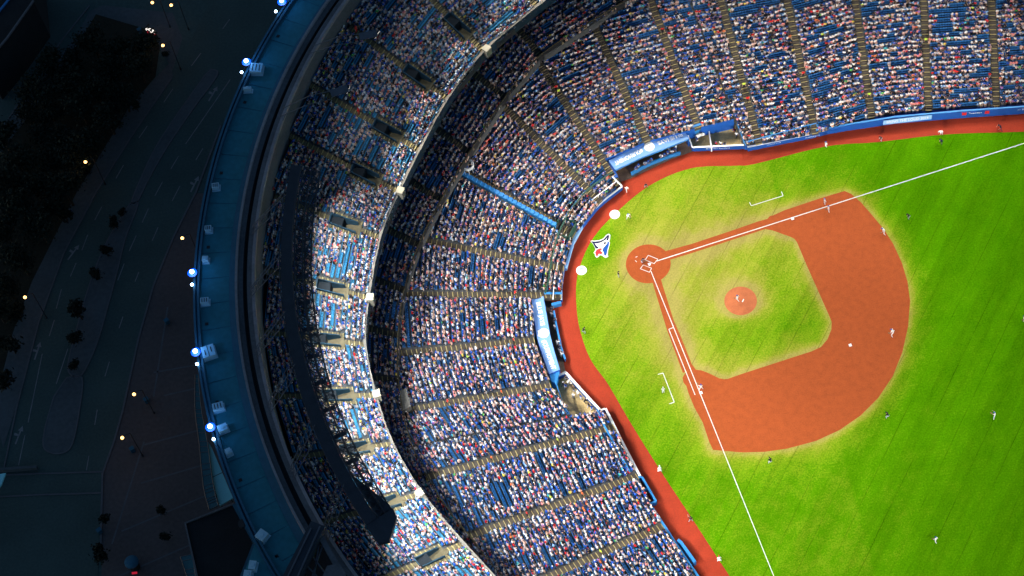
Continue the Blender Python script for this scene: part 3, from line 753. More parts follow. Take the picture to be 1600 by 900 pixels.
# slab below the club deck
mb = MB(); inner = cw; outer = [p + n_ * 10.5 for p, n_ in zip(cw, normals(cw))]
for i in range(len(cw) - 1):
    mb.quad((*inner[i], 12.0), (*inner[i + 1], 12.0), (*outer[i + 1], 14.2), (*outer[i], 14.2))
    mb.quad((*outer[i], 14.2), (*outer[i + 1], 14.2), (*outer[i + 1], 26.5), (*outer[i], 26.5))
sp(mb.build("club_deck_slab", M['dark']))
o = MB(); o.prism([at2(u, v, 14.0) for u, v in [(623, 612), (634, 606), (642, 634), (634, 640), (627, 640)]], 12.6, 14.0); sp(o.build("club_landing", M['concrete']))

# ---- upper deck (500 level)
UPX = [(1015, -118), (925, -58), (840, 8), (757, 78), (700, 152), (656, 232), (624, 297), (594, 368), (576, 462), (570, 535), (586, 614), (612, 690), (657, 768), (722, 846), (800, 930), (890, 1020)]
UA = [at2(u, v, 27) for u, v in UPX]; UD = normals(UA)
for i in range(len(UA)):
    rad = (UA[i] - CEN) / np.linalg.norm(UA[i] - CEN); UD[i] = UD[i] * .65 + rad * .35; UD[i] /= np.linalg.norm(UD[i])
UT, UR, UZ = .80, .46, 26.2
VN = {4: (4, 10)}
def vrange(k): return (4, 10)
def ugap(k, n):
    a, b = vrange(k)
    return 1.66 if a <= n < b else .5
def uocc(k, n): return .93 if n < 2 else .86 - (.06 if n > 13 else 0) + .06 * math.sin(k * 2.3)
stand('upper', UA, UD, UZ, UT, UR, 0, 26, 94.6, ugap, uocc, M['step'])
us = smooth_path(UA, 6)
mb = MB(); mb.wall(us, .34, 24.6, 26.95); sp(mb.build("upper_deck_front", M['fascia']))
mb = MB(); mb.wall(us, .46, 26.955, 27.03); sp(mb.build("upper_deck_coping", M['concrete']))
mb = MB(); un = normals(us)
for i in range(len(us) - 1):
    o0, o1 = CEN + (us[i] - CEN) / np.linalg.norm(us[i] - CEN) * 96, CEN + (us[i + 1] - CEN) / np.linalg.norm(us[i + 1] - CEN) * 96
    mb.quad((*us[i], 24.6), (*us[i + 1], 24.6), (*o1, 33.0), (*o0, 33.0))
sp(mb.build("upper_deck_underside", M['dark']))
for k in range(1, len(UA) - 1):
    d = UD[k]; ax = np.array([-d[1], d[0]]); a, b = vrange(k); zf = UZ + UR * a
    c0 = UA[k] + d * UT * a; Lv = UT * (b - a)
    mb = MB(); c = c0 + d * Lv / 2
    mb.box((*c, zf - .3), (Lv, 1.9, .5), d, 0)                       # landing floor
    for s_ in (-1, 1):
        zt = UZ + UR * b + .35
        q0, q1 = c0 + ax * .92 * s_ + d * .55, c0 + ax * .92 * s_ + d * Lv
        mb.wall([q0, q1], .16, zf - .1, [zf + .95, zt], 1)
    mb.wall([c0 + d * Lv - ax * .83, c0 + d * Lv + ax * .83], .18, zf - .1, UZ + UR * b + .33, 1)
    mb.box((*(c0 + d * (Lv - 1.1)), zf + 1.0), (2.0, 1.62, 2.05), d, 2)    # solid black box painted as the shade inside the tunnel mouth
    sp(mb.build("vomitory", [M['step'], M['vom'], M['pitch_black']]))
for (u, v) in [(760, 75), (625, 297), (578, 464), (588, 615), (655, 770)]:
    c = at(u, v, 27.6); j = min(range(len(UA)), key=lambda i: np.linalg.norm(UA[i] - c[:2])); d = UD[j]
    mb = MB(); mb.box((0, 0, -1.0), (1.15, 1.2, 2.0), d); mb.box((0, 0, .04), (1.25, 1.3, .09), d)
    sp(mb.build("pale_front_box", M['ring_pale'], loc=tuple(c)))
    M_ = None
M['pale_box'] = mat("pale_box_paint", (0.36, 0.32, 0.24), 0.8, 0.1, 1)
for o in stadium.children:
    if o.name.startswith("pale_front_box"): o.data.materials[0] = M['pale_box']

# ---- rim, gutter, roof ring: concentric lathed shells
def lathe(name, prof, m, t0=118, t1=226, n=150):
    mb = MB(); k = len(prof)
    for i in range(n + 1):
        t = t0 + (t1 - t0) * i / n
        mb.v += [(*map(float, ring(r, t)), float(z)) for r, z in prof]
    for i in range(n):
        for j in range(k - 1):
            a = i * k + j; mb.f.append((a, a + k, a + k + 1, a + 1)); mb.m.append(0)
    return sp(mb.build(name, m))
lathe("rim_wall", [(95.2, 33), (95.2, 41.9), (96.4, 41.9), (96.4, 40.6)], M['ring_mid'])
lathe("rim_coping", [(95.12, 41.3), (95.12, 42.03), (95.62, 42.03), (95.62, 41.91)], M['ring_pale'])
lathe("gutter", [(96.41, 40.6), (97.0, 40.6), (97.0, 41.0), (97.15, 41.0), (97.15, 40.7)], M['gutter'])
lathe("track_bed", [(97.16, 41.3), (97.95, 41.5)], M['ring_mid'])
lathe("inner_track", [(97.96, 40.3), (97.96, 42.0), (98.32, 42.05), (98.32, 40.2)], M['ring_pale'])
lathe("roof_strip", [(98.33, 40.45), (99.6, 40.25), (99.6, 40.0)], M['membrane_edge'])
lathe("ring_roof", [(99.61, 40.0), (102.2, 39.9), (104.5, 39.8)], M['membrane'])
lathe("roof_parapet", [(104.35, 39.7), (104.35, 40.5), (104.7, 40.5), (104.7, 39.85), (105.0, 39.85), (105.0, 40.45), (105.35, 40.45), (105.38, 37.0)], M['membrane_edge'])
for t in np.arange(121, 226, 2.6):
    mb = MB(); mb.wall([ring(99.7, t), ring(104.3, t)], .07, 39.9, [40.012, 39.83]); sp(mb.build("roof_seam", M['membrane_edge']))
for t in np.arange(123, 224, 7.8):
    q = ring(103.4, t); mb = MB(); mb.box((*q, 39.88), (.5, .5, .10), ring(1, t) - CEN); sp(mb.build("roof_drain", M['gutter']))
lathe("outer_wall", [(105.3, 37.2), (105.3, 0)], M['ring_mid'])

# ------------------------------------------------------------------ floodlight rig and platforms
def spot(name, loc, target, power, half, blend=.35, color=(1.0, .955, .86), size=.35, parent=None):
    ld = bpy.data.lights.new(name, 'SPOT'); ld.energy = power; ld.spot_size = 2 * half; ld.spot_blend = blend; ld.color = color
    ld.shadow_soft_size = size
    o = bpy.data.objects.new(name, ld); COL.objects.link(o); o.location = loc
    o.rotation_euler = (Vector(target) - Vector(loc)).to_track_quat('-Z', 'Y').to_euler()
    return o

def fixture(loc, d, parent, m_face='lamp_face'):
    """a floodlight: hood box and lamp face looking inwards and down"""
    mb = MB(); d = np.array(d, float); ax = np.array([-d[1], d[0]])
    c = np.array(loc, float); mb.box((*(c[:2] + d * .1), c[2] + .12), (.35, .8, .34), d, 0)
    q = c[:2] - d * .085; z = c[2]
    mb.quad((*(q - ax * .34), z + .22), (*(q + ax * .34), z + .22), (*(q + ax * .34 + d * .05), z - .04), (*(q - ax * .34 + d * .05), z - .04), 1)
    mb.bar((*(c[:2] + d * .2), z + .3), (*(c[:2] + d * .3), z + .8), .04, 5, 0)
    return mb.build("floodlight", [M['rig'], M[m_face]], parent)

RR, RZ = 89.3, 46.0
rig = tag(empty("light_rig", (*ring(RR, 185), 0)), "dark curved catwalk with lattice truss hanging over the brightly lit upper deck", "light rig")
def under(o, par, origin):
    o.parent = par; o.location = Vector(o.location) - Vector(origin); return o
RO = (*ring(RR, 185), 0)
T0, T1 = 162.6, 204.5
ts = np.linspace(T0, T1, 41)
mb = MB()
for a, b in zip(ts[:-1], ts[1:]):
    mb.prism([ring(RR - .95, a), ring(RR - .95, b), ring(RR + .95, b), ring(RR + .95, a)], RZ - .12, RZ)
under(mb.build("catwalk_deck", M['rig']), rig, RO)
for rr in (RR - 1.0, RR + 1.0):
    mb = MB()
    for hz in (.55, 1.05): mb.tube([(*ring(rr, t), RZ + hz) for t in ts], .05)
    for t in ts[::2]: mb.bar((*ring(rr, t), RZ), (*ring(rr, t), RZ + 1.05), .05)
    under(mb.build("catwalk_rail", M['rig']), rig, RO)
ri, zi = RR - 3.6, RZ - 1.6
mb = MB()
for r_, z_ in ((RR - 1.2, RZ - .2), (ri, zi), (RR - 2.4, zi - .9), (RR - 2.4, RZ - .5)):
    mb = MB(); mb.tube([(*ring(r_, t), z_) for t in ts], .13); under(mb.build("truss_chord", M['rig']), rig, RO)
for i in range(len(ts) - 1):
    a, b = ts[i], ts[i + 1]; mb = MB()
    mb.bar((*ring(RR - 1.2, a), RZ - .2), (*ring(ri, b), zi), .09); mb.bar((*ring(RR - 1.2, b), RZ - .2), (*ring(ri, a), zi), .07)
    mb.bar((*ring(RR - 1.2, a), RZ - .2), (*ring(ri, a), zi), .10)
    mb.bar((*ring(ri, a), zi), (*ring(RR - 2.4, b), zi - .9), .06); mb.bar((*ring(RR - 1.2, a), RZ - .2), (*ring(RR - 2.4, b), zi - .9), .06)
    if i % 3 == 0: mb.box((*ring(RR - 2.3, (a + b) / 2), RZ - .75), (1.9, .7, .12), ring(1, a) - CEN)
    under(mb.build("truss_brace", M['rig']), rig, RO)
mb = MB(); mb.prism([ring(RR - 3.7, T1 + .02), ring(RR - 3.4, T1 + 1.0), ring(RR - .4, T1 + 2.6), ring(RR + 1.0, T1 + 2.2), ring(RR + 1.0, T1 + .02)], RZ - 1.0, RZ - .05)
under(mb.build("end_platform", M['rig']), rig, RO)
mb = MB(); mb.prism([ring(RR - 1.0, T1 - 6), ring(RR - 1.0, T1 + 0), ring(RR - 3.7, T1 + 0), ring(RR - 3.2, T1 - 2)], RZ - 1.25, RZ - 1.05)
under(mb.build("end_platform", M['rig']), rig, RO)
for t in (166.5, 173.5, 180, 186, 193, 200):                # lattice arms back to the rim
    mb = MB()
    for s_ in (-1, 1):
        mb.bar((*ring(RR + 1, t + s_ * .9), RZ - .1), (*ring(95.9, t + 2.2 + s_ * .5), 42.0), .07)
    mb.bar((*ring(RR + .6, t), RZ + .9), (*ring(95.9, t + 2.2), 42.6), .07)
    for j in range(6):
        f0, f1 = j / 6, (j + 1) / 6
        P_ = lambda f, s_: np.array([*(ring(RR + 1, t + s_ * .9) * (1 - f) + ring(95.9, t + 2.2 + s_ * .5) * f), (RZ - .1) * (1 - f) + 42 * f])
        mb.bar(P_(f0, -1), P_(f1, 1), .045); mb.bar(P_(f0, 1), P_(f1, -1), .045)
    under(mb.build("hanger_arm", M['steel']), rig, RO)
for i in range(14):
    t = T0 + 1.5 + i * (T1 - T0 - 3) / 13; d = (ring(1, t) - CEN)
    o = fixture((*ring(ri - .12, t), zi - .75), d, None); under(o, rig, RO)

def platform(t, r, z, label, seen=True):
    o_ = (*ring(r, t), 0)
    p = tag(empty("light_platform", o_), label, "light platform", "light platforms on arms from the rim")
    d = ring(1, t) - CEN; ax = np.array([-d[1], d[0]]); c = ring(r, t)
    mb = MB(); mb.box((*c, z), (2.9, 1.45, .14), d + ax * .75); under(mb.build("platform_deck", M['steel']), p, o_)
    mb = MB()
    for s_ in (-1, 1):
        mb.tube([(*(c + ax * (.9 * s_ + 1.0) + d * .9), z), (*(c + ax * (1.0 * s_ + 2.6) + d * 4.5), z - .6), (*ring(95.8, t + 2.4 + s_ * .5), 42.0)], .07)
    for j in range(5):
        f = (j + .5) / 5; q = c * (1 - f) + ring(95.8, t + 2.6) * f
        mb.bar((*(q - ax * .8 + ax * 1.2 * f), z * (1 - f) + 42 * f), (*(q + ax * .8 + ax * 1.2 * f), z * (1 - f) + 42 * f), .05)
    under(mb.build("platform_arm", M['steel']), p, o_)
    for s_ in (-.45, .45):
        under(fixture((*(c - d * 1.2 + ax * (s_ - .8)), z - .5), d, None), p, o_)
    return p
platform(145.0, 86.3, 46, "pale steel light platform on an arm, upper of the two over the dim upper deck")
platform(152.8, 86.3, 46, "pale steel light platform on an arm, lower of the two over the dim upper deck")

def lamps(t, deck_p, near_p, mid_p, far_p, r=ri - .3, z=zi - 1.3, wide=50, bl=.60):
    c = ring(r, t); d = ring(1, t) - CEN; L = (c[0], c[1], z)
    if deck_p:
        tg = c - d * 9.5; spot("deck_floodlight", L, (tg[0], tg[1], 27), deck_p * 21000 * DECK_W, R(wide), bl, (.90, .97, 1.0))
    for k, (p_, o_, h_, b_, tz) in enumerate(((near_p, 30, 24, .5, 4), (mid_p, 55, 22, .6, 0), (far_p, 85, 18, .7, 0))):
        if p_ < .005: continue
        tg = c - d * o_; spot("field_floodlight", (c[0] - d[0] * .1 * k, c[1] - d[1] * .1 * k, z - .05 * k), (tg[0], tg[1], tz), p_ * 1e5 * FIELD_W, R(h_), b_)
for i, t in enumerate(np.linspace(166, 203.5, 8)):
    lamps(t, 1.0, *[(.26, .227, 0), (.15, .188, .025), (.10, .144, .034), (.13, .106, .042), (.15, .093, .047), (.11, .112, .049), (.12, .148, .046), (.15, .187, .039)][i])
for t, dp, a_, b_ in ((152.8, .30, .37, .24), (145, .38, .26, .26), (136, .5, .23, .29), (127, .6, .24, .30), (118, .5, .25, .31), (109, 0, .23, .28), (100, 0, .24, .24), (91, 0, .21, .22), (82, 0, .18, .19), (73, 0, .19, .19),
                      (64, 0, .23, .24), (55, 0, .27, .29), (43, 0, .31, .27), (30, 0, .33, .30), (15, 0, .32, .30), (0, 0, .32, .28), (345, 0, .22, .32), (330, 0, .20, .30), (315, 0, .19, .29), (300, 0, .18, .31), (288, 0, .17, .33),
                      (276, 0, .16, .36), (264, 0, .17, .38), (253, 0, .20, .41), (242, 0, .23, .42), (231, .4, .22, .38), (221, .7, .22, .31), (212, .95, .20, .24), (207, 1.0, .05, .0)):
    lamps(t, dp * (.62 if t == 152.8 else .30 if t == 145 else .30 if t < 160 else .8), a_ * (1.25 if 110 < t < 235 else 1.1), b_, 0, 84.7, 45.3, 62, .95)

for i, (u, v, z, t) in enumerate([(1590, 95, 6, 236), (1530, 95, 6, 240), (1470, 95, 6, 244), (1410, 95, 6, 248), (1350, 95, 6, 252), (1290, 100, 6, 256), (1230, 105, 6, 260), (1170, 105, 6, 264), (1110, 110, 6, 268),
                                    (1050, 120, 6, 272), (985, 140, 6, 276), (925, 180, 6, 280), (870, 230, 6, 284)]):
    c = ring(84.7, t); spot("stand_floodlight", (c[0], c[1], 45.5), at(u, v + 6, z - 1), 360000, R(5.8), .7)
for i, (u, v) in enumerate([(800, 270), (775, 330), (755, 395), (750, 460), (750, 525), (760, 590), (775, 650), (800, 710), (840, 765), (880, 815), (930, 860), (985, 900)]):
    c = ring(84.7, -42 + 5.6 * i); spot("stand_floodlight", (c[0], c[1], 45.5), at(u + 12, v, 5), 620000, R(4.9), .7)

# ------------------------------------------------------------------ spectators
def crowd_template(kind):
    mb = MB()
    def loft(secs, mi, n=5, cap=True):
        P = []
        for (x, y, z, a, b) in secs:
            P += [(x + a * math.cos(2 * math.pi * i / n + .3), y + b * math.sin(2 * math.pi * i / n + .3), z) for i in range(n)]
        fs = [(j * n + i, j * n + (i + 1) % n, (j + 1) * n + (i + 1) % n, (j + 1) * n + i) for j in range(len(secs) - 1) for i in range(n)]
        if cap: fs += [tuple(range((len(secs) - 1) * n, len(secs) * n))]
        mb.add(P, fs, mi)
    ln = {0: .04, 1: .02, 2: .14}[kind]
    loft([(0, 0, .42, .19, .15), (0, ln, .96, .235, .14), (0, ln + .02, 1.06, .10, .08)], 0)
    hy, hz = ln + .06, 1.20
    loft([(0, hy, hz - .15, .06, .07), (0, hy + .01, hz + .02, .095, .115)], 1, cap=False)
    loft([(0, hy - .005, hz + .01, .10, .12), (0, hy, hz + .09, .085, .10), (0, hy, hz + .125, .03, .04)], 2)
    for s in (-1, 1):
        x0, x1 = s * .10 - .075, s * .10 + .075
        mb.add([(x0, .02, .43), (x1, .02, .43), (x1, .02, .58), (x0, .02, .58), (x0, .47, .44), (x1, .47, .44), (x1, .47, .57), (x0, .47, .57)], [(3, 2, 6, 7), (1, 5, 6, 2), (0, 3, 7, 4)], 3)
        mb.add([(x0 + .02, .47, .56), (x1 - .02, .47, .56), (x1 - .02, .49, .02), (x0 + .02, .49, .02), (x0 + .02, .36, .44), (x1 - .02, .36, .44), (x1 - .02, .37, .02), (x0 + .02, .37, .02)], [(0, 3, 2, 1), (0, 4, 7, 3), (1, 2, 6, 5)], 3)
    def arm(a, b, r, mi):
        a = np.array(a); b = np.array(b); d = (b - a) / np.linalg.norm(b - a); u = np.cross(d, (0, 0, 1.0)); u /= np.linalg.norm(u); v = np.cross(d, u)
        vs = [p + r * (math.cos(t) * u + math.sin(t) * v) for p in (a, b) for t in (0, 2.094, 4.189)]
        mb.add(vs, [(i, (i + 1) % 3, 3 + (i + 1) % 3, 3 + i) for i in range(3)], mi)
    for s in (-1, 1):
        if kind == 1: arm((s * .22, ln, .98), (s * .30, .16, 1.12), .055, 0); arm((s * .30, .16, 1.12), (s * .20, .22, 1.38), .045, 1)
        else: arm((s * .23, ln, .97), (s * .27, .10, .72), .06, 0); arm((s * .27, .10, .72), (s * .12, .32, .62), .048, 1)
    tv = np.array(mb.v); F = []; Mi = []
    for f, m_ in zip(mb.f, mb.m):
        for i in range(1, len(f) - 1): F.append((f[0], f[i], f[i + 1])); Mi.append(m_)
    return tv, np.array(F), np.array(Mi)
SHIRT = [((.78, .75, .72), .19), ((.60, .54, .55), .06), ((.72, .48, .40), .08), ((.40, .39, .40), .05), ((.016, .10, .50), .17), ((.02, .03, .11), .11), ((.014, .014, .018), .12), ((.25, .45, .72), .06), ((.60, .02, .025), .045), ((.76, .26, .25), .08),
         ((.65, .16, .05), .015), ((.70, .55, .10), .012), ((.08, .40, .10), .008), ((.05, .42, .45), .010), ((.35, .15, .40), .012), ((.45, .60, .08), .006)]
HAIR = [((.02, .014, .012), .33), ((.09, .045, .022), .18), ((.30, .19, .09), .11), ((.015, .08, .38), .18), ((.78, .76, .74), .10), ((.012, .012, .014), .06), ((.45, .02, .02), .02), ((.55, .36, .28), .05)]
PANT = [((.05, .08, .17), .28), ((.014, .014, .016), .15), ((.30, .22, .14), .15), ((.34, .32, .32), .10), ((.68, .43, .33), .27), ((.60, .60, .60), .05)]
SKIN = [((.74, .47, .36), .6), ((.58, .33, .23), .22), ((.28, .14, .08), .12), ((.13, .06, .04), .06)]
def pick(tbl, n):
    c = np.array([t[0] for t in tbl]); p = np.array([t[1] for t in tbl], float); p /= p.sum(); return c[RNG.choice(len(tbl), n, p=p)]

SP = np.array([s[:4] for s in SPECT]); SDECK = np.array([s[4] for s in SPECT]); SROW = np.array([s[5] for s in SPECT])
uu, vv = pix(SP[:, :3] + np.array([0, 0, 1.0]))
near = (uu > -60) & (uu < 1660) & (vv > -50) & (vv < 950)
infrm = (uu > 4) & (uu < 1596) & (vv > 4) & (vv < 896)
front = np.where((SDECK == 'upper') & (SROW < 2) & infrm)[0]
indiv = set(front[:250].tolist())
rest = np.array([i for i in range(len(SP)) if near[i] and i not in indiv])
V_, F_, T_ = [], [], []; off = 0
kinds = RNG.choice(3, len(rest), p=[.62, .16, .22])
for kd in range(3):
    ids = rest[kinds == kd]; tv, tf, tm = crowd_template(kd); n = len(ids)
    pos = SP[ids, :3] + np.c_[RNG.normal(0, .085, n), RNG.normal(0, .085, n), RNG.normal(0, .03, n)]
    yaw = SP[ids, 3] + RNG.normal(0, .38, n); scl = RNG.normal(1.0, .07, n).clip(.78, 1.14)
    v_, f_ = tile(tv, tf, pos, yaw, scl)
    cols = np.stack([pick(SHIRT, n), pick(SKIN, n), pick(HAIR, n), pick(PANT, n)], 1)
    V_.append(v_); F_.append(f_ + off); off += len(v_); T_.append(cols[:, tm, :].reshape(-1, 3))
cr = link("crowd", np_mesh("crowd", np.concatenate(V_), np.concatenate(F_), [M['tint']], tint=np.concatenate(T_)))
tag(cr, "packed crowd of seated spectators in colourful shirts filling the blue stands", "crowd", kind="stuff")
print("SEATS/PEOPLE", len(SPECT), len(rest), len(indiv), "tris", sum(len(f) for f in F_))

# ------------------------------------------------------------------ people with posed bodies
def skel(pz=.98, py=0.0, lean=4, arms=None, legs=None, turn=0, seated=False):
    a = R(lean); up = np.array([0, math.sin(a), math.cos(a)]); p = np.array([0, py, pz])
    J = {}; J['pelvis'] = (p, .135, 'leg'); J['belly'] = (p + up * .16, .125, 'torso'); J['chest'] = (p + up * .36, .145, 'torso')
    J['neckb'] = (p + up * .50, .07, 'torso'); hd = p + up * .50
    hu = np.array([0, math.sin(a * .45), math.cos(a * .45)])
    J['neck'] = (hd + hu * .07, .052, 'skin'); J['head'] = (hd + hu * .17 + np.array([0, .015, 0]), .088, 'skin'); J['crown'] = (hd + hu * .27, .07, 'skin')
    J['nose'] = (hd + hu * .155 + np.array([0, .115, 0]), .016, 'skin')
    J['chin'] = (hd + hu * .10 + np.array([0, .075, 0]), .03, 'skin')
    E_ = [('pelvis', 'belly'), ('belly', 'chest'), ('chest', 'neckb'), ('neckb', 'neck'), ('neck', 'head'), ('head', 'crown'), ('head', 'nose'), ('head', 'chin')]
    for s, sd in ((-1, 'l'), (1, 'r')):
        sh = p + up * .45 + np.array([s * .185, 0, 0]); el, wr = [np.array([s * q[0], q[1], q[2]]) if not isinstance(arms, dict) else np.array(q) for q in (arms if not isinstance(arms, dict) else arms[sd])]
        kn, an = [np.array([s * q[0], q[1], q[2]]) if not isinstance(legs, dict) else np.array(q) for q in (legs if not isinstance(legs, dict) else legs[sd])]
        J['sh' + sd] = (sh, .068, 'torso'); J['el' + sd] = (el, .046, 'torso'); J['wr' + sd] = (wr, .033, 'skin')
        f = wr - el; f /= np.linalg.norm(f) + 1e-9; lat = np.cross(f, (0, 0, 1.0) if abs(f[2]) < .9 else (0, 1.0, 0)); lat /= np.linalg.norm(lat)
        J['pa' + sd] = (wr + f * .075, .034, 'skin')
        E_ += [('chest', 'sh' + sd), ('sh' + sd, 'el' + sd), ('el' + sd, 'wr' + sd), ('wr' + sd, 'pa' + sd)]
        for i, (o_, ln) in enumerate(((-.030, .068), (-.010, .080), (.010, .076), (.029, .060))):
            b0 = wr + f * .115 + lat * o_; J[f'f{i}{sd}'] = (b0, .010, 'skin'); J[f'g{i}{sd}'] = (b0 + f * ln + np.array([0, .012, -.012]), .008, 'skin')
            E_ += [('pa' + sd, f'f{i}{sd}'), (f'f{i}{sd}', f'g{i}{sd}')]
        J['t' + sd] = (wr + f * .075 + lat * (-.055), .011, 'skin'); E_ += [('pa' + sd, 't' + sd)]
        hp_ = p + np.array([s * .095, 0, -.05]); J['hip' + sd] = (hp_, .10, 'leg'); J['kn' + sd] = (kn, .066, 'leg'); J['an' + sd] = (an, .046, 'leg')
        ft = an + np.array([s * .02, .15, -.045]) if an[2] < .16 else an + np.array([0, .10, -.10]); J['to' + sd] = (ft, .042, 'shoe')
        E_ += [('pelvis', 'hip' + sd), ('hip' + sd, 'kn' + sd), ('kn' + sd, 'an' + sd), ('an' + sd, 'to' + sd)]
    return J, E_
STAND_LEG = [(.11, .02, .50), (.12, 0, .09)]
POSES = {
 'stand': dict(lean=4, arms=[(.26, .03, 1.17), (.26, .12, .93)], legs=STAND_LEG),
 'hips': dict(lean=3, arms=[(.38, -.06, 1.18), (.20, .08, 1.02)], legs=[(.13, .03, .50), (.17, 0, .09)]),
 'ready': dict(pz=.80, py=-.16, lean=48, arms=[(.30, .16, .80), (.20, .22, .56)], legs=[(.22, .14, .46), (.27, -.02, .09)]),
 'crouch': dict(pz=.36, py=-.12, lean=24, arms=[(.30, .24, .66), (.12, .48, .62)], legs=[(.30, .24, .44), (.22, -.02, .10)]),
 'walk': dict(lean=7, arms=dict(l=[(-.25, .14, 1.18), (-.24, .30, 1.0)], r=[(.25, -.12, 1.17), (.27, -.10, .92)]), legs=dict(l=[(-.10, -.06, .50), (-.10, -.30, .16)], r=[(.10, .16, .52), (.10, .26, .09)])),
 'run': dict(pz=.93, lean=20, arms=dict(l=[(-.28, .30, 1.12), (-.20, .48, 1.26)], r=[(.30, -.16, 1.14), (.27, -.05, .92)]), legs=dict(l=[(-.10, -.10, .48), (-.10, -.52, .34)], r=[(.10, .34, .66), (.10, .36, .24)])),
 'pitch': dict(pz=.84, lean=36, arms=dict(l=[(-.34, .40, 1.04), (-.24, .30, .84)], r=[(.44, .14, 1.24), (.48, .42, 1.16)]), legs=dict(l=[(-.12, .48, .50), (-.12, .68, .09)], r=[(.12, -.30, .44), (.12, -.70, .16)])),
 'lunge': dict(pz=.72, lean=40, arms=dict(l=[(-.40, .30, .90), (-.34, .52, .62)], r=[(.42, .26, .88), (.36, .46, .58)]), legs=dict(l=[(-.42, .16, .46), (-.62, -.06, .09)], r=[(.40, .18, .46), (.58, -.04, .09)])),
 'stretch': dict(pz=.93, lean=3, arms=dict(l=[(-.34, .18, 1.32), (-.34, .46, 1.34)], r=[(.26, .02, 1.15), (.28, .08, .90)]), legs=dict(l=[(-.20, .04, .48), (-.32, 0, .09)], r=[(.18, .04, .48), (.30, 0, .09)])),
 'bent': dict(pz=.86, py=-.10, lean=80, arms=[(.28, .36, .66), (.20, .42, .42)], legs=[(.14, .02, .46), (.16, -.04, .09)]),
 'lean_rail': dict(pz=.96, lean=24, arms=[(.32, .36, 1.12), (.14, .52, 1.10)], legs=STAND_LEG),
 'seated': dict(pz=.54, lean=6, arms=[(.26, .10, .78), (.13, .34, .66)], legs=[(.11, .42, .53), (.12, .40, .09)]),
 'cheer': dict(pz=.54, lean=4, arms=[(.30, .14, 1.12), (.22, .20, 1.38)], legs=[(.12, .42, .53), (.13, .40, .09)]),
 'forward': dict(pz=.54, lean=22, arms=[(.26, .30, .78), (.08, .46, .64)], legs=[(.15, .42, .53), (.16, .38, .09)]),
 'reach': dict(lean=14, arms=dict(l=[(-.26, .26, 1.40), (-.22, .52, 1.58)], r=[(.26, .28, 1.40), (.22, .50, 1.60)]), legs=dict(l=[(-.22, .02, .50), (-.34, -.06, .09)], r=[(.20, .05, .50), (.34, .08, .09)])),
}
BODY = {}
def body_mesh(pose, mats, sub=1):
    key = (pose, tuple(mats), sub)
    if key in BODY: return BODY[key]
    if (pose, sub) not in BODY:
        J, E_ = skel(**POSES[pose]); names = list(J); idx = {n_: i for i, n_ in enumerate(names)}
        me = bpy.data.meshes.new("sk"); me.from_pydata([tuple(J[n_][0]) for n_ in names], [(idx[a], idx[b]) for a, b in E_], [])
        ob = bpy.data.objects.new("sk", me); COL.objects.link(ob)
        md = ob.modifiers.new("s", 'SKIN'); md.use_smooth_shade = True; md.branch_smoothing = .35
        for i, n_ in enumerate(names): me.skin_vertices[0].data[i].radius = (J[n_][1],) * 2
        me.skin_vertices[0].data[0].use_root = True
        if sub: s_ = ob.modifiers.new("d", 'SUBSURF'); s_.levels = sub; s_.render_levels = sub
        dg = bpy.context.evaluated_depsgraph_get(); dg.update()
        out = bpy.data.meshes.new_from_object(ob.evaluated_get(dg)); bpy.data.objects.remove(ob)
        P = np.array([J[n_][0] for n_ in names]); seg = [(P[idx[a]], P[idx[b]], J[b][2]) for a, b in E_]
        cs = np.array([p.center[:] for p in out.polygons]); best = np.full(len(cs), 1e9); lab = np.zeros(len(cs), int)
        LI = {'torso': 0, 'leg': 1, 'skin': 2, 'shoe': 3}
        for a, b, t in seg:
            ab = b - a; k = np.clip(((cs - a) @ ab) / (ab @ ab + 1e-12), 0, 1); d = np.linalg.norm(cs - a - k[:, None] * ab, axis=1)
            m_ = d < best; best[m_] = d[m_]; lab[m_] = LI[t]
        BODY[(pose, sub)] = (out, lab, J)
    out, lab, J = BODY[(pose, sub)]
    me = out.copy(); me.materials.clear()
    for m_ in mats: me.materials.append(M[m_])
    me.polygons.foreach_set("material_index", lab.astype(np.int32)); me.polygons.foreach_set("use_smooth", [True] * len(me.polygons)); me.update()
    BODY[key] = me; return me
CAPM = {}
def cap_mesh(m, brim=True):
    if (m, brim) in CAPM: return CAPM[(m, brim)]
    mb = MB(); n = 10; secs = [(.105, 0), (.10, .05), (.07, .095), (.02, .115)]
    vs = [(r * .92 * math.cos(2 * math.pi * i / n), r * 1.12 * math.sin(2 * math.pi * i / n), z) for r, z in secs for i in range(n)]
    fs = [(j * n + i, j * n + (i + 1) % n, (j + 1) * n + (i + 1) % n, (j + 1) * n + i) for j in range(3) for i in range(n)] + [tuple(3 * n + i for i in range(n))]
    mb.add(vs, fs)
    if brim: mb.prism([(-.085, .08), (.085, .08), (.075, .17), (0, .20), (-.075, .17)], -.005, .012)
    CAPM[(m, brim)] = mb.mesh("cap", M[m], True); return CAPM[(m, brim)]
glove_me = None
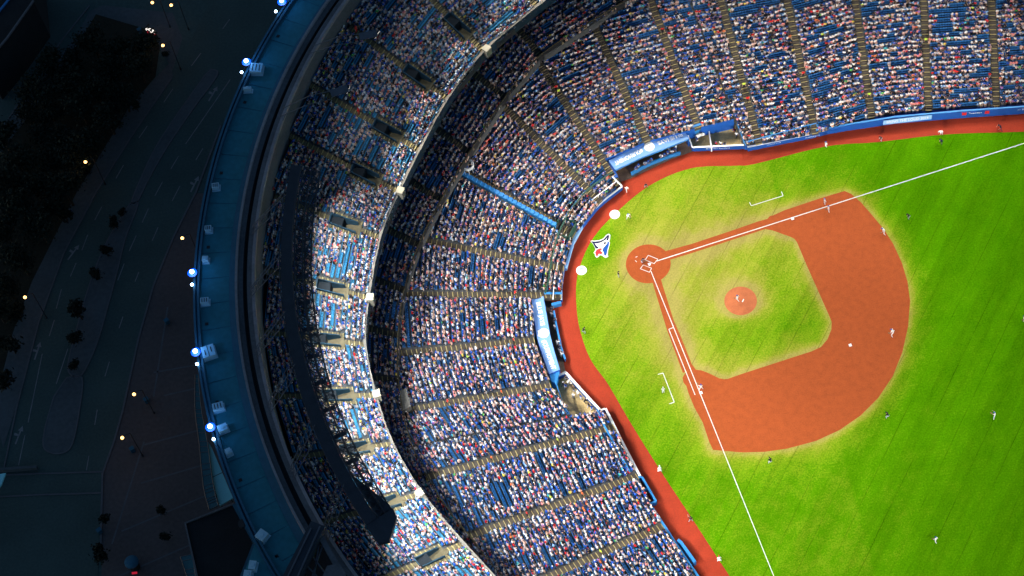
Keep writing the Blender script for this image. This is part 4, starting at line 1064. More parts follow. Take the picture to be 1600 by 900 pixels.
def person(pose, xyz, yaw, mats, head, label, group=None, color=None, glove=False, sub=1, h=1.0):
    global glove_me
    me = body_mesh(pose, mats, sub)
    o = link("person", me, None, tuple(xyz), yaw); o.scale = (h, h, h); tag(o, label, "person", group)
    if color is not None: o.color = (*color, 1)
    J = BODY[(pose, sub)][2]; hd = J['head'][0]
    c = link("cap" if head[1] else "hair", cap_mesh(head[0], head[1]), o, (hd[0], hd[1] - .012, hd[2] + .028))
    if glove:
        if glove_me is None:
            mb = MB(); mb.ball((0, 0, 0), .13, 8, 5, 0, .6); mb.bar((.09, .04, 0), (.14, .13, .02), .035); mb.bar((0, .1, 0), (.02, .19, .02), .035); mb.bar((-.06, .09, 0), (-.08, .17, .02), .03); glove_me = mb.mesh("glove", M['leather'], True)
        link("glove", glove_me, o, tuple(J['pal'][0]))
    return o
def yaw_to(p, q): return math.atan2(q[1] - p[1], q[0] - p[0]) - math.pi / 2
HP = np.array(home_c)
W_, G_, K_ = ['jersey_white', 'jersey_white', 'skin', 'black'], ['jersey_grey', 'jersey_grey', 'skin', 'black'], ['black', 'jersey_grey', 'skin', 'black']
NV = ['navy_cloth', 'navy_cloth', 'skin', 'black']; BW = ['blue_cloth', 'jersey_white', 'skin', 'black']; NG = ['navy_cloth', 'jersey_grey', 'skin', 'black']
PL = [
 ('walk', (1152.5, 470), None, W_, ('blue_cloth', True), "pitcher in white uniform on the round clay mound", True),
 ('crouch', (1003.5, 409), 'mound', NG, ('navy_cloth', True), "crouching catcher in dark gear just behind home plate", True),
 ('stand', (966.5, 433), None, K_, ('black', True), "person dressed in black standing on grass left of the home plate circle", False),
 ('hips', (1288.5, 319), None, W_, ('blue_cloth', True), "coach in white standing on the dirt edge outside the third base line", False),
 ('hands', (1294.5, 330), None, W_, ('blue_cloth', True), "fielder in white standing right on the third base foul line", True),
 ('lunge', (1381.5, 363), None, W_, ('blue_cloth', True), "fielder in white bending at the upper right edge of the red dirt", True),
 ('ready', (1419.5, 341), None, K_, ('black', True), "umpire in black on the grass beyond the upper right dirt edge", False),
 ('lunge', (1395.5, 522), None, W_, ('blue_cloth', True), "fielder in white crouching wide right of second base", True),
 ('ready', (1203.5, 723), None, K_, ('black', True), "umpire in black just below the bottom rim of the dirt", False),
 ('ready', (1386.5, 652), None, K_, ('black', True), "umpire in black on the grass lower right of the dirt", False),
 ('reach', (1553.5, 653), None, W_, ('blue_cloth', True), "outfielder in white raising his arms on the far right grass", True),
 ('walk', (1461.5, 847), None, W_, ('blue_cloth', True), "outfielder in white alone on the lower right grass", True),
 ('stand', (1599, 502), None, W_, ('blue_cloth', True), "outfielder in white cut by the right picture edge", True),
 ('stretch', (981.5, 342), None, W_, ('blue_cloth', True), "waiting batter in white beside the upper on-deck circle", False),
 ('stretch', (1095.5, 609), None, W_, ('blue_cloth', True), "player in white standing next to first base", True),
 ('stand', (1036.5, 614), None, W_, ('white', True), "coach in white inside the bracket beside first base", False),
 ('ready', (1009.5, 293), None, K_, ('black', True), "dark-clothed ball boy at the turf edge below the upper dugout", False),
 ('run', (979.5, 299), None, W_, ('white', True), "person in white running along the track by the corner of the box seats", False),
 ('ready', (912, 520), None, K_, ('black', True), "dark-clothed ball boy at the turf edge beside the lower dugout", False),
 ('ready', (1031, 737), None, W_, ('white', True), "ball boy in white at the turf edge beside the lower warning track", False),
 ('stretch', (1079.5, 815), None, K_, ('black', True), "person in black at the turf edge near the lower foul line", False),
 ('ready', (1124, 877), None, W_, ('red', True), "ball boy in white with red cap at the bottom turf edge", False),
 ('stand', (1290.5, 230), None, W_, ('blue_cloth', True), "player in white at the turf edge below the fenced bench", False),
 ('ready', (1376, 219.5), None, K_, ('black', True), "person in black squatting at the turf edge below the pale blue banner", False),
 ('bent', (1471, 209.5), None, W_, ('white', True), "player in white bending over at the upper turf edge", False),
 ('ready', (1470.5, 224), None, NV, ('navy_cloth', True), "person in navy just inside the upper turf edge", False),
 ('lunge', (1563, 201), None, NV, ('navy_cloth', True), "person in navy stretching on the upper warning track", False),
 ('reach', (1554.5, 180), 'wall', W_, ('white', True), "player in white reaching up the padded wall at top right", False),
]
POSES['hands'] = POSES['stretch']
for pose, (u, v), tgt, mats, head, lb, gl in PL:
    z = .24 if (u, v) == (1152.5, 470) else .012
    p = at(u, v, z)
    t = HP if tgt is None else (mound_c if tgt == 'mound' else at2(1555, 160))
    if np.linalg.norm(t - p[:2]) < 3 and tgt is None: t = mound_c
    person(pose, p, yaw_to(p, t), mats, head, lb, None, None, gl, h=1.13)
bt = at(982.5, 341, .95); mb = MB(); mb.bar((0, 0, 0), (.3, .5, .12), .018); mb.bar((.3, .5, .12), (.55, .92, .22), .034)
tag(mb.build("bat", M['leather'], loc=tuple(bt)), "wooden bat held out by the waiting batter beside the on-deck circle", "bat")

# dugout players and well crews
def row_people(pts, labels, group, poses, kits, heads, z=.03, face=HP):
    for i, (u, v) in enumerate(pts):
        p = at(u, v, z); person(poses[i % len(poses)], p, yaw_to(p, face) + RNG.normal(0, .3), kits[i % len(kits)], heads[i % len(heads)], labels, group, None, sub=0)
row_people([(993, 266), (998, 263), (1008, 258.5), (1013, 256), (1018, 254), (1034, 247), (1039, 245), (1044, 243), (1050, 240), (1056, 237.5), (1046, 236), (1056, 232)], "player in blue top and white trousers at the rail of the upper dugout", "players at the upper dugout rail", ['lean_rail', 'stand', 'lean_rail'], [BW, BW, W_], [('blue_cloth', True)])
row_people([(866, 505), (867, 515), (871, 540), (873, 547), (875, 552), (877, 558), (861, 487), (862, 495)], "player at the rail of the lower dugout under the long blue roof", "players at the lower dugout rail", ['lean_rail', 'stand', 'lean_rail'], [NG, G_, W_], [('navy_cloth', True)])
row_people([(884, 594), (888, 600), (884, 607), (893, 606), (897, 612), (903, 618), (908, 624), (914, 630), (920, 637), (896, 622), (925, 641), (880, 604)], "person working in the tan floored camera well below the lower dugout", "crew in the lower camera well", ['stand', 'bent', 'walk'], [K_, W_, BW, ['black', 'khaki', 'skin', 'black']], [('hair', False), ('white', True)])
row_people([(1140, 197), (1148, 206), (1151, 214), (1095, 213), (1100, 209), (1119, 229), (1126, 228.5), (1133, 227), (1089, 222)], "person working in the tan floored camera well beside the upper dugout", "crew in the upper camera well", ['stand', 'bent', 'walk'], [BW, ['red', 'jeans', 'skin', 'black'], ['jersey_white', 'jeans', 'skin', 'black'], K_], [('hair', False), ('blue_cloth', True)])

# the front rows of the upper deck, one by one
SN = [("white", (.80, .79, .78)), ("grey", (.42, .42, .44)), ("royal blue", (.016, .085, .42)), ("navy", (.02, .035, .12)), ("black", (.014, .014, .018)), ("light blue", (.25, .45, .72)), ("red", (.60, .02, .025)), ("pink", (.70, .28, .30)), ("yellow", (.7, .55, .1))]
SW = np.array([.30, .08, .20, .10, .12, .06, .06, .06, .02]); SW /= SW.sum()
KV = [(['shirt', 'jeans', 'skin', 'black'], ('hair', False)), (['shirt', 'khaki', 'skin', 'white'], ('blue_cloth', True)), (['shirt', 'black', 'skin', 'black'], ('hair', False)), (['shirt', 'jeans', 'skin', 'white'], ('white', True))]
for i in sorted(indiv):
    nm, cl = SN[RNG.choice(len(SN), p=SW)]; kv = KV[RNG.integers(4)]; ps = ['seated', 'seated', 'forward', 'cheer'][RNG.integers(4)]
    x, y, z, yw = SP[i]; row = "front row" if SROW[i] == 0 else "second row"
    person(ps, (x, y, z), yw + RNG.normal(0, .15), kv[0], kv[1], f"spectator in a {nm} shirt in the {row} of the bright upper deck", "spectators in the front two rows of the upper deck", cl, sub=0, h=float(np.clip(RNG.normal(.98, .05), .85, 1.08)))

# ushers and vendors on the aisles of the lower bowl
ADESC = {2: 'nearest the right edge by the left field wall', 3: 'second from the right edge along the left field wall', 4: 'third from the right edge along the left field wall', 5: 'ending at the fenced bench', 6: 'ending at the box seats past the upper camera well',
         8: 'above the upper camera well', 9: 'above the middle of the upper dugout', 10: 'at the left end of the upper dugout', 11: 'just above the blue covered ramp', 12: 'along the blue covered ramp', 13: 'leading down behind home plate', 14: 'at the top end of the lower dugout',
         15: 'above the middle of the lower dugout', 16: 'at the bottom end of the lower dugout', 18: 'below the lower camera well', 19: 'ending at the blue fenced pocket', 20: 'lowest in the picture'}
for (u, v, c) in [(867, 137, 'red'), (1142, 163, 'red'), (807, 460, 'red'), (806, 532, 'red'), (700, 630, 'red'), (768, 718, 'orange'), (820, 802, 'red'), (1015, 838, 'red'), (571, 27, ''), (850, 158, 'lime'), (872, 686, 'lime'), (1357, 145, 'lime'), (790, 640, 'orange'), (905, 768, 'orange'), (1170, 130, 'lime'), (1262, 110, 'red'), (1035, 45, 'red'), (985, 165, 'red'), (938, 855, 'lime'), (1445, 60, 'lime')]:
    if not c: continue
    best = None
    for k in ADESC:
        for n in range(1, 36):
            q = LA[k] + LD[k] * LT * (n + .3); z = LZ + LR * n; pu, pv = pix(np.array([q[0], q[1], z + .9])); e = math.hypot(pu - u, pv - v)
            if best is None or e < best[0]: best = (e, k, n, (q[0], q[1], z + .01), -LD[k])
    e, k, n, p, dr = best; cl = {'red': (.62, .02, .02), 'orange': (.70, .12, .03), 'lime': (.50, .70, .06)}[c]
    person(['stand', 'walk'][n % 2], p, math.atan2(dr[1], dr[0]) - math.pi / 2, ['shirt', 'black', 'skin', 'black'], ('hair', False), f"{c} shirted usher on the aisle {ADESC[k]}", "ushers on the lower aisles", cl, sub=0, h=1.05)

for (u, v, ds) in [(571, 27, 'upper'), (575, 150, 'lower')]:
    best = None
    for k in range(1, 9):
        for n in range(2, 22):
            q = UA[k] + UD[k] * UT * (n + .3); z = UZ + UR * n; pu, pv = pix(np.array([q[0], q[1], z + .9])); e = math.hypot(pu - u, pv - v)
            if best is None or e < best[0]: best = (e, (q[0], q[1], z + .01), -UD[k])
    person('stand', best[1], math.atan2(best[2][1], best[2][0]) - math.pi / 2, ['shirt', 'shirt', 'skin', 'black'], ('red', True), f"{ds} of two ushers in red on the dim upper deck aisles", "ushers on the upper aisles", (.8, .02, .02), sub=0, h=1.12)

# ------------------------------------------------------------------ city outside, in the dusk
def poly(name, px, z, m): o = fill(name, [at2(u, v, z) for u, v in px], z, M[m]); o["kind"] = "structure"; return o
poly("main_road", [(470, -60), (360, -60), (300, 60), (268, 125), (214, 200), (150, 300), (100, 395), (60, 505), (25, 640), (0, 760), (-60, 960), (150, 960), (160, 740), (178, 690), (192, 640), (216, 530), (240, 445), (272, 368), (306, 300), (345, 200), (420, 60)], .0, 'asphalt')
poly("far_road", [(130, -60), (140, 8), (100, 58), (50, 130), (0, 205), (-80, 330), (-80, 60), (40, -60)], .0, 'asphalt')
poly("cross_street", [(-60, 744), (160, 737), (158, 771), (-60, 778)], .006, 'asphalt')
poly("plaza", [(306, 302), (272, 370), (240, 447), (216, 532), (192, 642), (178, 692), (160, 742), (158, 960), (500, 960), (500, 300)], .004, 'plaza')
poly("corner_pavement", [(135, 20), (160, 8), (270, 20), (285, 60), (270, 110), (232, 45), (150, 24)], .008, 'pavement')
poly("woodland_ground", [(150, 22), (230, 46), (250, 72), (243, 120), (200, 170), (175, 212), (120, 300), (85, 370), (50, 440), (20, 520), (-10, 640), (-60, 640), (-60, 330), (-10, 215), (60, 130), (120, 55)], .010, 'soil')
poly("edge_pavement", [(60, 130), (120, 55), (140, 18), (150, 22), (128, 58), (75, 140), (0, 240), (-10, 215)], .014, 'pavement')
poly("side_pavement", [(243, 122), (268, 95), (270, 120), (215, 198), (152, 296), (101, 392), (62, 500), (27, 630), (5, 700), (-10, 640), (20, 520), (50, 440), (85, 370), (120, 300), (175, 212), (200, 170)], .012, 'pavement')
def kerb(px, closed=False, wd=.28):
    mb = MB(); path = [at2(u, v, .1) for u, v in px]; mb.wall(path, wd, .0, .12, closed=closed); o = mb.build("kerb", M['kerb']); o["kind"] = "structure"
def median(px, green=None):
    path = smooth_path([at2(u, v, .1) for u, v in px], 4)
    mb = MB(); mb.prism(path, .0, .11); o = mb.build("road_median", M['pavement']); o["kind"] = "structure"
    mb = MB(); mb.wall(path, .25, .0, .135, closed=True); o = mb.build("median_kerb", M['kerb']); o["kind"] = "structure"
median([(330, 108), (340, 112), (334, 126), (300, 172), (262, 228), (232, 280), (214, 316), (206, 314), (224, 270), (248, 222), (290, 160), (320, 118)])
median([(203, 318), (216, 318), (196, 372), (184, 420), (168, 480), (150, 540), (128, 585), (112, 586), (106, 570), (118, 520), (138, 450), (160, 392), (182, 350)])
median([(104, 590), (128, 590), (124, 640), (114, 690), (102, 706), (82, 708), (68, 698), (70, 670), (84, 620)])
kerb([(268, 122), (214, 200), (150, 300), (100, 395), (60, 505), (25, 640), (0, 760)]); kerb([(140, 8), (100, 58), (50, 130), (0, 205), (-30, 250)])
kerb([(345, 196), (306, 300), (272, 368), (240, 445), (216, 530), (192, 640), (178, 690), (160, 740), (157, 860)], wd=.35); kerb([(-20, 743), (60, 740), (160, 737)]); kerb([(-20, 777), (60, 773), (158, 770)])
mb = MB()
for a, b in [((359, 30), (348, 45)), ((314, 83), (299, 103)), ((270, 139), (256, 160)), ((230, 197), (217, 216)), ((193, 258), (181, 279)), ((159, 323), (148, 344)), ((137, 367), (128, 391)), ((119, 411), (110, 432)), ((96, 452), (88, 482)), ((85, 500), (77, 525)),
             ((279, 244), (267, 264)), ((254, 284), (242, 306)), ((232, 326), (222, 348)), ((213, 368), (202, 392)), ((194, 412), (184, 438)), ((176, 452), (163, 500)), ((317, 232), (306, 250)), ((281, 291), (269, 314)), ((247, 355), (238, 376)), ((217, 425), (211, 440)), ((192, 495), (186, 513)), ((171, 565), (164, 588)), ((152, 640), (148, 664)), ((139, 712), (135, 735)),
             ((66, 553), (44, 660)), ((39, 680), (29, 727)), ((360, 124), (290, 225)), ((106, 545), (88, 600))]:
    strip(mb, [at(*a, 0), at(*b, 0)], .16, .016)
o = mb.build("lane_marking", M['road_paint']); o["kind"] = "structure"
def arrow(u, v, dx, dy, L=2.6):
    p = at2(u, v); q = at2(u + dx, v + dy); d = (q - p) / np.linalg.norm(q - p); n_ = np.array([-d[1], d[0]])
    mb = MB(); mb.prism([p - n_ * .14, p + n_ * .14, p + n_ * .14 + d * L, p - n_ * .14 + d * L], .016, .020)
    mb.prism([p + d * L + n_ * .5, p + d * L - n_ * .5, p + d * (L + 1.0)], .016, .0205); mb.prism([p + d * L * .6, p + d * L * .6 + n_ * .9, p + d * (L * .6 + .5) + n_ * .9, p + d * (L * .6 + .35)], .016, .021)
    o = mb.build("arrow_marking", M['road_paint']); o["kind"] = "structure"
for a in ((326, 158, 6, -10), (298, 300, 6, -12), (106, 406, 6, -8), (54, 562, 4, -12), (24, 694, 4, -10)): arrow(*a)
mb = MB()      # joints in the plaza paving
for a, b in [((240, 582), (302, 571)), ((256, 618), (305, 607)), ((225, 695), (312, 672)), ((220, 755), (316, 727)), ((190, 830), (320, 775)), ((175, 905), (300, 850)), ((262, 480), (240, 620)), ((225, 690), (175, 850))]:
    strip(mb, [at(*a, 0), at(*b, 0)], .3, .009)
o = mb.build("paving_joint", M['kerb']); o["kind"] = "structure"

# trees
def crown_mesh(seed, r, n, m, squash=.75):
    g = np.random.default_rng(seed); cl = g.normal(0, 1, (14, 3)); cl /= np.linalg.norm(cl, axis=1)[:, None]; cl *= r * g.uniform(.25, .78, (14, 1)); cl[:, 2] *= squash
    c = cl[g.integers(14, size=n)] + g.normal(0, r * .22, (n, 3)) * np.array([1, 1, .8]); sz = g.uniform(.16, .36, n)
    a = g.normal(0, 1, (n, 3)); a /= np.linalg.norm(a, axis=1)[:, None]; b = np.cross(a, g.normal(0, 1, (n, 3))); b /= np.linalg.norm(b, axis=1)[:, None]
    V = np.stack([c + a * sz[:, None], c + b * sz[:, None] * .7, c - a * sz[:, None], c - b * sz[:, None] * .7], 1).reshape(-1, 3)
    return np_mesh("crown", V, np.arange(4 * n).reshape(-1, 4), [M[m]])
CR = [crown_mesh(i, 3.3, 1300, 'leaf_dark') for i in range(3)] + [crown_mesh(9, 1.7, 500, 'leaf'), crown_mesh(10, 1.4, 380, 'leaf')]
def trunk_mesh(h, r):
    mb = MB(); mb.bar((0, 0, 0), (0.1, 0, h * .55), r, 7); mb.bar((.1, 0, h * .55), (.15, .1, h), r * .7, 6)
    for a in (0, 1.3, 2.6, 3.9, 5.2): mb.bar((.1, 0, h * (.5 + .05 * a)), (h * .3 * math.cos(a), h * .3 * math.sin(a), h * .95), r * .4, 5)
    return mb.mesh("trunk", M['bark'])
TR = [trunk_mesh(5.0, .24), trunk_mesh(2.4, .10)]
def tree(u, v, kind, label, group, sc=1.0):
    big = kind < 3; sc *= 1 if big else .68; p = at2(u, v, 3.5 if big else 1.8)
    t = empty("tree", (*p, 0), random.random() * 6, label, "tree", group); t.scale = (sc,) * 3
    link("trunk", TR[0 if big else 1], t); link("crown", CR[kind], t, (0, 0, 6.0 if big else 2.9)); return t
WOOD = [(150, 22), (230, 46), (250, 72), (243, 120), (200, 170), (175, 212), (120, 300), (85, 370), (50, 440), (20, 520), (-10, 640), (-10, 215), (60, 130), (120, 55)]
g = random.Random(3)
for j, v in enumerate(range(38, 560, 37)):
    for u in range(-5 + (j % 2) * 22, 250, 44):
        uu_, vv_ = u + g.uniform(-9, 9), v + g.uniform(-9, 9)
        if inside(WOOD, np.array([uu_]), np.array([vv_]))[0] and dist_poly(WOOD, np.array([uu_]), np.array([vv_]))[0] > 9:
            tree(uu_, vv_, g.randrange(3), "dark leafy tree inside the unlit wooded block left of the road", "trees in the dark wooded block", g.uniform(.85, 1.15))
for (u, v, s_, lb) in [(213, 166, 1.0, "small round street tree on the pavement near the upper lamp"), (134, 266, .9, "small street tree beside the pale square on the roadside pavement"), (102, 338, 1.5, "rounder street tree halfway along the roadside pavement"),
                   (258, 82, .7, "tiny shrub by the street lamp at the wood's corner"), (178, 348, 1.1, "bushy shrub at the upper end of the planted median"), (190, 330, .8, "narrow shrub topping the planted median"), (166, 392, 1.1, "shrub in the middle of the planted median"), (150, 430, 1.2, "dense shrub low in the planted median"),
                   (125, 492, 2.0, "broad round tree crowning the lower median"), (118, 530, 1.3, "shrub under the broad median tree"), (116, 570, 1.0, "last shrub at the rounded lower median end"), (30, 495, 1.8, "street tree by the lone lamp on the left pavement"), (20, 545, 1.9, "larger tree hugging the left picture edge"), (10, 600, 1.7, "lowest tree by the left picture edge"),
                   (253, 798, 1.0, "small plaza tree left of the dark roof"), (258, 838, .9, "smaller plaza tree below its twin by the dark roof"), (163, 812, 1.1, "kerbside tree above the lower plaza"), (158, 868, 1.5, "kerbside tree beside the round kiosk")]:
    tree(u, v, 3 + (int(u) % 2), lb, None, s_)

# street lamps
def street_lamp(u, v, label, h=9.0, arm=(1.0, .3)):
    p = at(u, v, h); a = np.array(arm) / np.hypot(*arm); b = p[:2] + a * 1.5
    t = empty("street_lamp", (*b, 0), 0, label, "street lamp", "orange street lamps")
    mb = MB(); mb.bar((0, 0, 0), (0, 0, .5), .16, 8); mb.bar((0, 0, .5), (0, 0, h + .2), .075, 7); mb.build("pole", M['dark'], t)
    mb = MB(); mb.tube([(0, 0, h + .2), (-a[0] * .7, -a[1] * .7, h + .45), (-a[0] * 1.4, -a[1] * 1.4, h + .2)], .05); mb.build("arm", M['dark'], t)
    mb = MB(); mb.ball((-a[0] * 1.5, -a[1] * 1.5, h), .30, 12, 8, 0, .8); mb.build("lamp_shade", M['amber'], t, True)
    ld = bpy.data.lights.new("street_light", 'POINT'); ld.energy = 45; ld.color = (1, .55, .22); ld.shadow_soft_size = .4
    lo = bpy.data.objects.new("street_light", ld); COL.objects.link(lo); lo.parent = t; lo.location = (-a[0] * 1.5, -a[1] * 1.5, h - .55)
for u, v, lb in [(238, 4, "glowing street lamp at the top edge, left of its pair"), (254.5, 71, "glowing street lamp at the corner of the wood below the lit sign"), (133.5, 253, "glowing street lamp on the roadside pavement beside the wood"), (284.8, 372, "glowing street lamp on the kerb nearest the upper stadium wall"),
                 (39, 464.5, "glowing street lamp among trees at the far left"), (209.5, 616, "glowing street lamp on the plaza kerb, upper of two close ones"), (191, 684, "glowing street lamp on the plaza kerb, lower of two close ones"), (267.5, 8, "dimmer street lamp at the top edge, right of its pair")]:
    street_lamp(u, v, lb)

# blue lamps on the stadium's roof edge
def edge_lamp(u, v, label, s=1.0):
    p = at(u, v, 41.2); d = (p[:2] - CEN) / np.linalg.norm(p[:2] - CEN); tn = np.array([d[1], -d[0]])
    if tn[1] > 0: tn = -tn
    t = empty("edge_lamp", (p[0], p[1], 0), 0, label, "lamp", "blue-white lamps on the roof edge")
    mb = MB(); mb.bar((-d[0] * .8, -d[1] * .8, 40.2), (0, 0, 40.7), .07); mb.bar((0, 0, 40.5), (tn[0] * 2.1, tn[1] * 2.1, 40.4), .05); mb.build("bracket", M['dark'], t)  # second bar only carries the added reflection globe
    mb = MB(); mb.ball((0, 0, 41.2), .36 * s, 12, 8); mb.build("lamp_or_ghost_globe", M['blue_lens'], t, True)
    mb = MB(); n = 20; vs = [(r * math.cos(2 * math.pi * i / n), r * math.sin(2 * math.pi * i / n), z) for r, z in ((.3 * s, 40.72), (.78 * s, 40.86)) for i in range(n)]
    mb.add(vs, [(i, (i + 1) % n, n + (i + 1) % n, n + i) for i in range(n)]); mb.build("halo_glow_dish", M['blue_glow'], t)  # glowing dish paints the blue halo seen round the lamp
    mb = MB(); mb.ball((tn[0] * 2.1, tn[1] * 2.1, 40.75), .25 * s, 10, 6); mb.build("lamp_or_ghost_globe", M['blue_lens'], t, True)  # second globe is an added copy of the lamp's glass reflection, no real lamp
    ld = bpy.data.lights.new("edge_light", 'POINT'); ld.energy = 160; ld.color = (.10, .38, 1); ld.shadow_soft_size = .4
    lo = bpy.data.objects.new("edge_light", ld); COL.objects.link(lo); lo.parent = t; lo.location = (-d[0] * .3, -d[1] * .3, 42.6)
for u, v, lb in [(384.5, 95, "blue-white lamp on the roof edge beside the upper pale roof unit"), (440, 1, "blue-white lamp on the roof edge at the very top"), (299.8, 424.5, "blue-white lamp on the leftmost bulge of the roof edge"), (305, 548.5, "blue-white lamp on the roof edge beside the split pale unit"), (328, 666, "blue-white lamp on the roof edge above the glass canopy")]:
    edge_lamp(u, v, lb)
def solid_(name, px, z0, z1, m):
    mb = MB(); mb.prism([at2(u, v, z1) for u, v in px], z0, z1); return mb.build(name, M[m])
# rooftop units
def unit(u, v, wx, wy, label, rot=0.0, kind=0):
    p = at2(u, v, 41); d = p - CEN; d /= np.linalg.norm(d); c_, s_ = math.cos(rot), math.sin(rot); d = np.array([d[0] * c_ - d[1] * s_, d[0] * s_ + d[1] * c_])
    t = empty("rooftop_unit", (*p, 39.85), math.atan2(d[1], d[0]), label, "air unit", "units on the stadium roof ring")
    wx, wy = wx * .88, wy * .88
    mb = MB(); mb.box((0, 0, .6), (wx, wy, 1.0)); mb.box((0, 0, .05), (wx + .3, wy + .3, .16)); mb.build("casing", M['unit'], t)
    mb = MB()
    if kind == 0:
        mb.box((0, 0, 1.11), (.10, wy * .98, .03)); mb.build("seam", M['unit_dark'], t); mb = MB()
        for s in (-1, 1): mb.box((s * wx * .25, s * .15, 1.12), (.16, wy * .45, .05))
        mb.build("vent", M['unit_dark'], t)
    elif kind == 1:
        for k_ in (-1, 0, 1): mb.box((k_ * wx * .28, 0, 1.12), (.14, wy * .7, .06))
        mb.build("grille", M['unit_dark'], t)
    else:
        mb.prism([(.3 * math.cos(a), .3 * math.sin(a)) for a in np.linspace(0, 6.283, 12, endpoint=False)], 1.105, 1.2); mb.build("fan_cap", M['unit'], t)
unit(400, 105, 2.3, 2.0, "pale blue roof unit with dark slots beside the upper edge lamp", .25, 1); unit(386, 137, 1.5, .6, "small slanted roof unit below the upper edge lamp", .3, 2)
unit(336, 289, 1.3, 1.0, "dull roof unit just below the upper bend of the ring", .2, 1); unit(324.5, 355.5, 1.2, 1.0, "small roof unit, second from the leftmost lamp upwards", .1, 1); unit(320, 403, 1.1, 1.0, "small roof unit just above the leftmost edge lamp", 0, 2)
unit(319, 468.5, 1.5, 1.1, "small striped roof unit below the leftmost edge lamp", 0, 1); unit(325, 548, 2.3, 2.3, "large pale roof unit split by a dark seam", .15, 0); unit(340, 634, 1.9, 1.4, "dull roof unit above the lowest edge lamp", .0, 1)
unit(347, 667.5, 1.7, 1.3, "pale roof unit right beside the lowest edge lamp", .1, 2); unit(356, 704, 1.0, 1.05, "small square roof unit below the lowest edge lamp", .1, 2); unit(408.5, 835, 1.7, 1.7, "bright square roof unit near the dark roof's corner", .45, 2)
unit(394, 882, 1.5, 1.2, "upper of two pale roof boxes at the bottom edge", .9, 2); unit(386, 897, 1.5, 1.3, "lower of two pale roof boxes at the bottom edge", .9, 2)
mb = MB(); q = at2(377, 817, 40.5); mb.prism([(q[0] + .55 * math.cos(a), q[1] + .7 * math.sin(a)) for a in np.linspace(0, 6.28, 12, endpoint=False)], 39.9, 40.3); tag(mb.build("roof_hatch", M['dark']), "dark round hatch above the bright square roof unit", "hatch")

sp(solid_('ring_roof_bay', [(400, 841), (398, 850), (372, 921), (380, 960), (470, 960), (468, 900)], 38.5, 39.93, 'membrane'))
# side building with the dark roof, canopies
def solid(name, px, z0, z1, m, parent=None):
    mb = MB(); mb.prism([at2(u, v, z1) for u, v in px], z0, z1); return mb.build(name, M[m], parent)
annex = tag(solid("annex_building", [(289, 817), (366, 786), (370, 789), (398, 848), (372, 920), (312, 920)], 0, 30, 'roof_dark'), "low annex building with a black roof and pale edges against the stadium wall", "building")
mb = MB(); pth = [at2(u, v, 30.35) for u, v in [(312, 920), (289, 817), (366, 786)]]; mb.wall(pth, .3, 30.005, 30.35); o = mb.build("roof_parapet", M['ring_mid'], annex)
mb = MB(); pth = [at2(u, v, 30.4) for u, v in [(366.5, 787), (399, 848), (372, 918)]]; mb.wall(pth, .8, 30.005, 30.4); o = mb.build("roof_edge", M['membrane_edge'], annex)
can = tag(solid("entrance_canopy", [(325, 690), (331, 700), (350, 745), (364, 778), (343, 790), (331, 745)], 9, 9.3, 'canopy'), "pale wedge canopy between the glazed strip and the roof ring", "canopy")
mb = MB()
for u, v in ((333, 746), (344, 786), (356, 770)): q = at2(u, v, 5); mb.bar((*q, 0), (*q, 9), .15)
mb.build("post", M['steel'], can)
mb = MB(); mb.wall([at2(331, 746, 9.32), at2(350, 737, 9.32)], .12, 9.3, 9.33); mb.build("seam", M['ring_mid'], can)
def glazed(name, L, Rr, z, n, label):
    o = tag(solid(name, L + Rr[::-1], z - .3, z, 'glass'), label, "glazed roof")
    Lp, Rp = smooth_path([at2(*p, z) for p in L], 8), smooth_path([at2(*p, z) for p in Rr], 8)
    for i in range(n + 1):
        a = Lp[int(i * (len(Lp) - 1) / n)]; b = Rp[int(i * (len(Rp) - 1) / n)]
        mb = MB(); mb.bar((*a, z + .03), (*b, z + .03), .06, 4); mb.build("glazing_bar", M['steel'], o)
    for P_ in (Lp, Rp):
        mb = MB(); mb.tube([(*q, z + .03) for q in P_], .07, 4); mb.build("edge_bar", M['steel'], o)
glazed("glass_canopy", [(305, 585), (305, 640), (311, 690), (318, 760), (327, 796)], [(310, 585), (315, 640), (324, 690), (333, 755), (341, 790)], 9.8, 24, "long narrow glass canopy with many bars along the outer stadium wall")
glazed("glass_canopy", [(282, 870), (300, 925)], [(300, 866), (310, 925)], 6, 5, "short glass canopy at the bottom left corner of the annex")
tag(solid("canopy_panel", [(300, 873), (307, 870), (322, 910), (312, 915)], 6.2, 6.5, 'canopy'), "pale tilted panel beside the short glass canopy", "panel")

# roof panel frame at the bottom
fr = tag(empty("roof_frame", (*at2(490, 860, 46), 0)), "dark folded roof frame of girders and a pale sheet at the bottom of the roof ring", "roof frame"); FO = fr.location[:]
mb = MB(); mb.wall([at2(497, 818, 46), at2(452, 905, 46)], 2.3, 44, 46); under(mb.build("girder", M['rig']), fr, FO)
mb = MB(); mb.wall([at2(500, 822, 46.2), at2(463, 905, 46.2)], .22, 46.0, 46.25); mb.wall([at2(486, 825, 46.2), at2(449, 902, 46.2)], .22, 46.0, 46.25); under(mb.build("girder_rail", M['steel']), fr, FO)
mb = MB(); mb.wall([at2(501, 838, 45), at2(538, 905, 45)], .8, 44, 45); under(mb.build("side_girder", M['ring_mid']), fr, FO)
for a, b in (((500, 840), (490, 905)), ((497, 850), (488, 870)), ((489, 870), (515, 905)), ((480, 885), (500, 905)), ((505, 850), (488, 900))):
    mb = MB(); mb.bar(at(*a, 44.6), at(*b, 44.6), .12); under(mb.build("brace", M['steel']), fr, FO)
mb = MB(); mb.prism([at2(u, v, 45.4) for u, v in [(511, 884), (530, 880), (540, 895), (540, 910), (500, 910)]], 45.2, 45.4); under(mb.build("pale_sheet", M['ring_mid']), fr, FO)
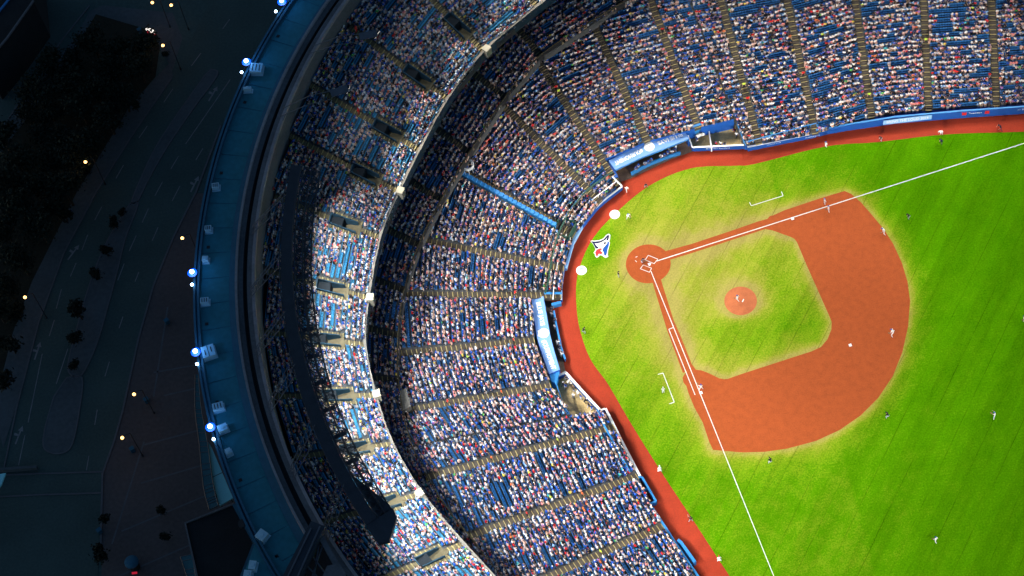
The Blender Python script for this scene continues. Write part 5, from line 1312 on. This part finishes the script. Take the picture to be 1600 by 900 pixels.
mb = MB(); mb.prism([at2(u, v, 43) for u, v in [(497, 828), (530, 905), (470, 905)]], 42.6, 43.0); under(mb.build("lower_sheet", M['gutter']), fr, FO)

# lit sign, kiosk, street cabinets, buildings of the far corner
s_ = tag(empty("lit_sign", (*at2(235.5, 48), 0)), "small lit white and red sign beside the street at the top of the wood", "sign"); O_ = s_.location[:]
mb = MB(); mb.wall([at2(228.5, 43.5, 3.0), at2(241.5, 49.5, 3.0)], .55, 2.5, 3.0); under(mb.build("white_panel", M['lit_white']), s_, O_)
mb = MB(); mb.wall([at2(230.5, 48, 2.4), at2(242.5, 53, 2.4)], .35, 1.6, 2.4); under(mb.build("red_panel", M['lit_red']), s_, O_)
mb = MB(); mb.bar(at(236, 48, 0), at(236, 48, 2.5), .1); under(mb.build("post", M['dark']), s_, O_)
k_ = tag(empty("kiosk", (*at2(205, 880), 0)), "round blue domed kiosk with a red light near the bottom edge", "kiosk"); O_ = k_.location[:]
mb = MB(); q = at(205.5, 878, 2.6); mb.ball(q, 1.25, 14, 8, 0, .45); under(mb.build("dome", M['membrane_edge']), k_, O_)
mb = MB(); mb.bar((q[0], q[1], 0), (q[0], q[1], 2.6), .9, 12); under(mb.build("body", M['dark']), k_, O_)
mb = MB(); mb.wall([at2(206, 895.5, 2.2), at2(214, 894.5, 2.2)], .3, 2.0, 2.25); under(mb.build("red_light", M['lit_red']), k_, O_)
for (u, v, lb) in ((24.5, 97, "small pale blue street cabinet on the far left corner"), (1, 115, "pale blue street cabinet cut by the left picture edge"), (219.5, 51, "dull blue street cabinet beside the lit sign"), (262, 505, "grey cabinet on the plaza near the upper seams"), (230, 628, "grey cabinet beside the upper plaza lamp"), (208, 705, "grey round-edged cabinet below the lower plaza lamp"), (157, 832, "tiny blue cabinet on the lower kerb")):
    q = at2(u, v); mb = MB(); mb.box((0, 0, .6), (.75, .6, 1.2), (1, .5)); mb.box((0, 0, 1.24), (.85, .7, .08), (1, .5)); mb.build_ = None
    tag(mb.build("street_cabinet", M['unit'] if u < 30 else M['membrane_edge'], loc=(*q, 0)), lb, "cabinet")
mb = MB(); mb.bar(at(-1, 131, 1.5), at(2.6, 139, 1.5), .12); mb.bar(at(1, 135, 0), at(1, 135, 1.5), .05); tag(mb.build("tube_light", M['lit_lime']), "short lime lit tube at the left picture edge", "light")
b_ = tag(solid("corner_building", [(-60, 60), (-60, -60), (46, -60), (52, 0), (11, 58), (-25, 100)], 0, 12, 'roof_dark'), "flat roofed building in the top left corner", "building")
mb = MB(); mb.wall([at2(-6, 22, 12.3), at2(17, -6, 12.3)], .35, 12.0, 12.3); mb.build("blue_roof_strip", M['rail_blue'], b_)
mb = MB(); mb.wall([at2(-25, 100, 12.4), at2(11, 58, 12.4), at2(52, 0, 12.4)], .3, 12.0, 12.4); mb.build("roof_parapet", M['ring_mid'], b_)
b_ = tag(solid("depot_building", [(-80, 746), (-20, 744), (9, 739), (2, 757), (-12, 775), (-80, 780)], 5.6, 6, 'canopy'), "pale roof corner poking in at the left edge by the cross street", "building")
mb = MB(); mb.box((0, 0, 6.1), (1.5, 1.0, .2)); o = mb.build("roof_box", M['ring_mid'], b_); o.location = (*at2(-30, 762, 6), 0)
mb = MB(); mb.wall([at2(-30, 735, 1.0), at2(57, 729, 1.0)], .5, 0, 1.0); tag(mb.build("barrier_wall", M['pavement']), "low pale barrier wall above the cross street at left", "wall")
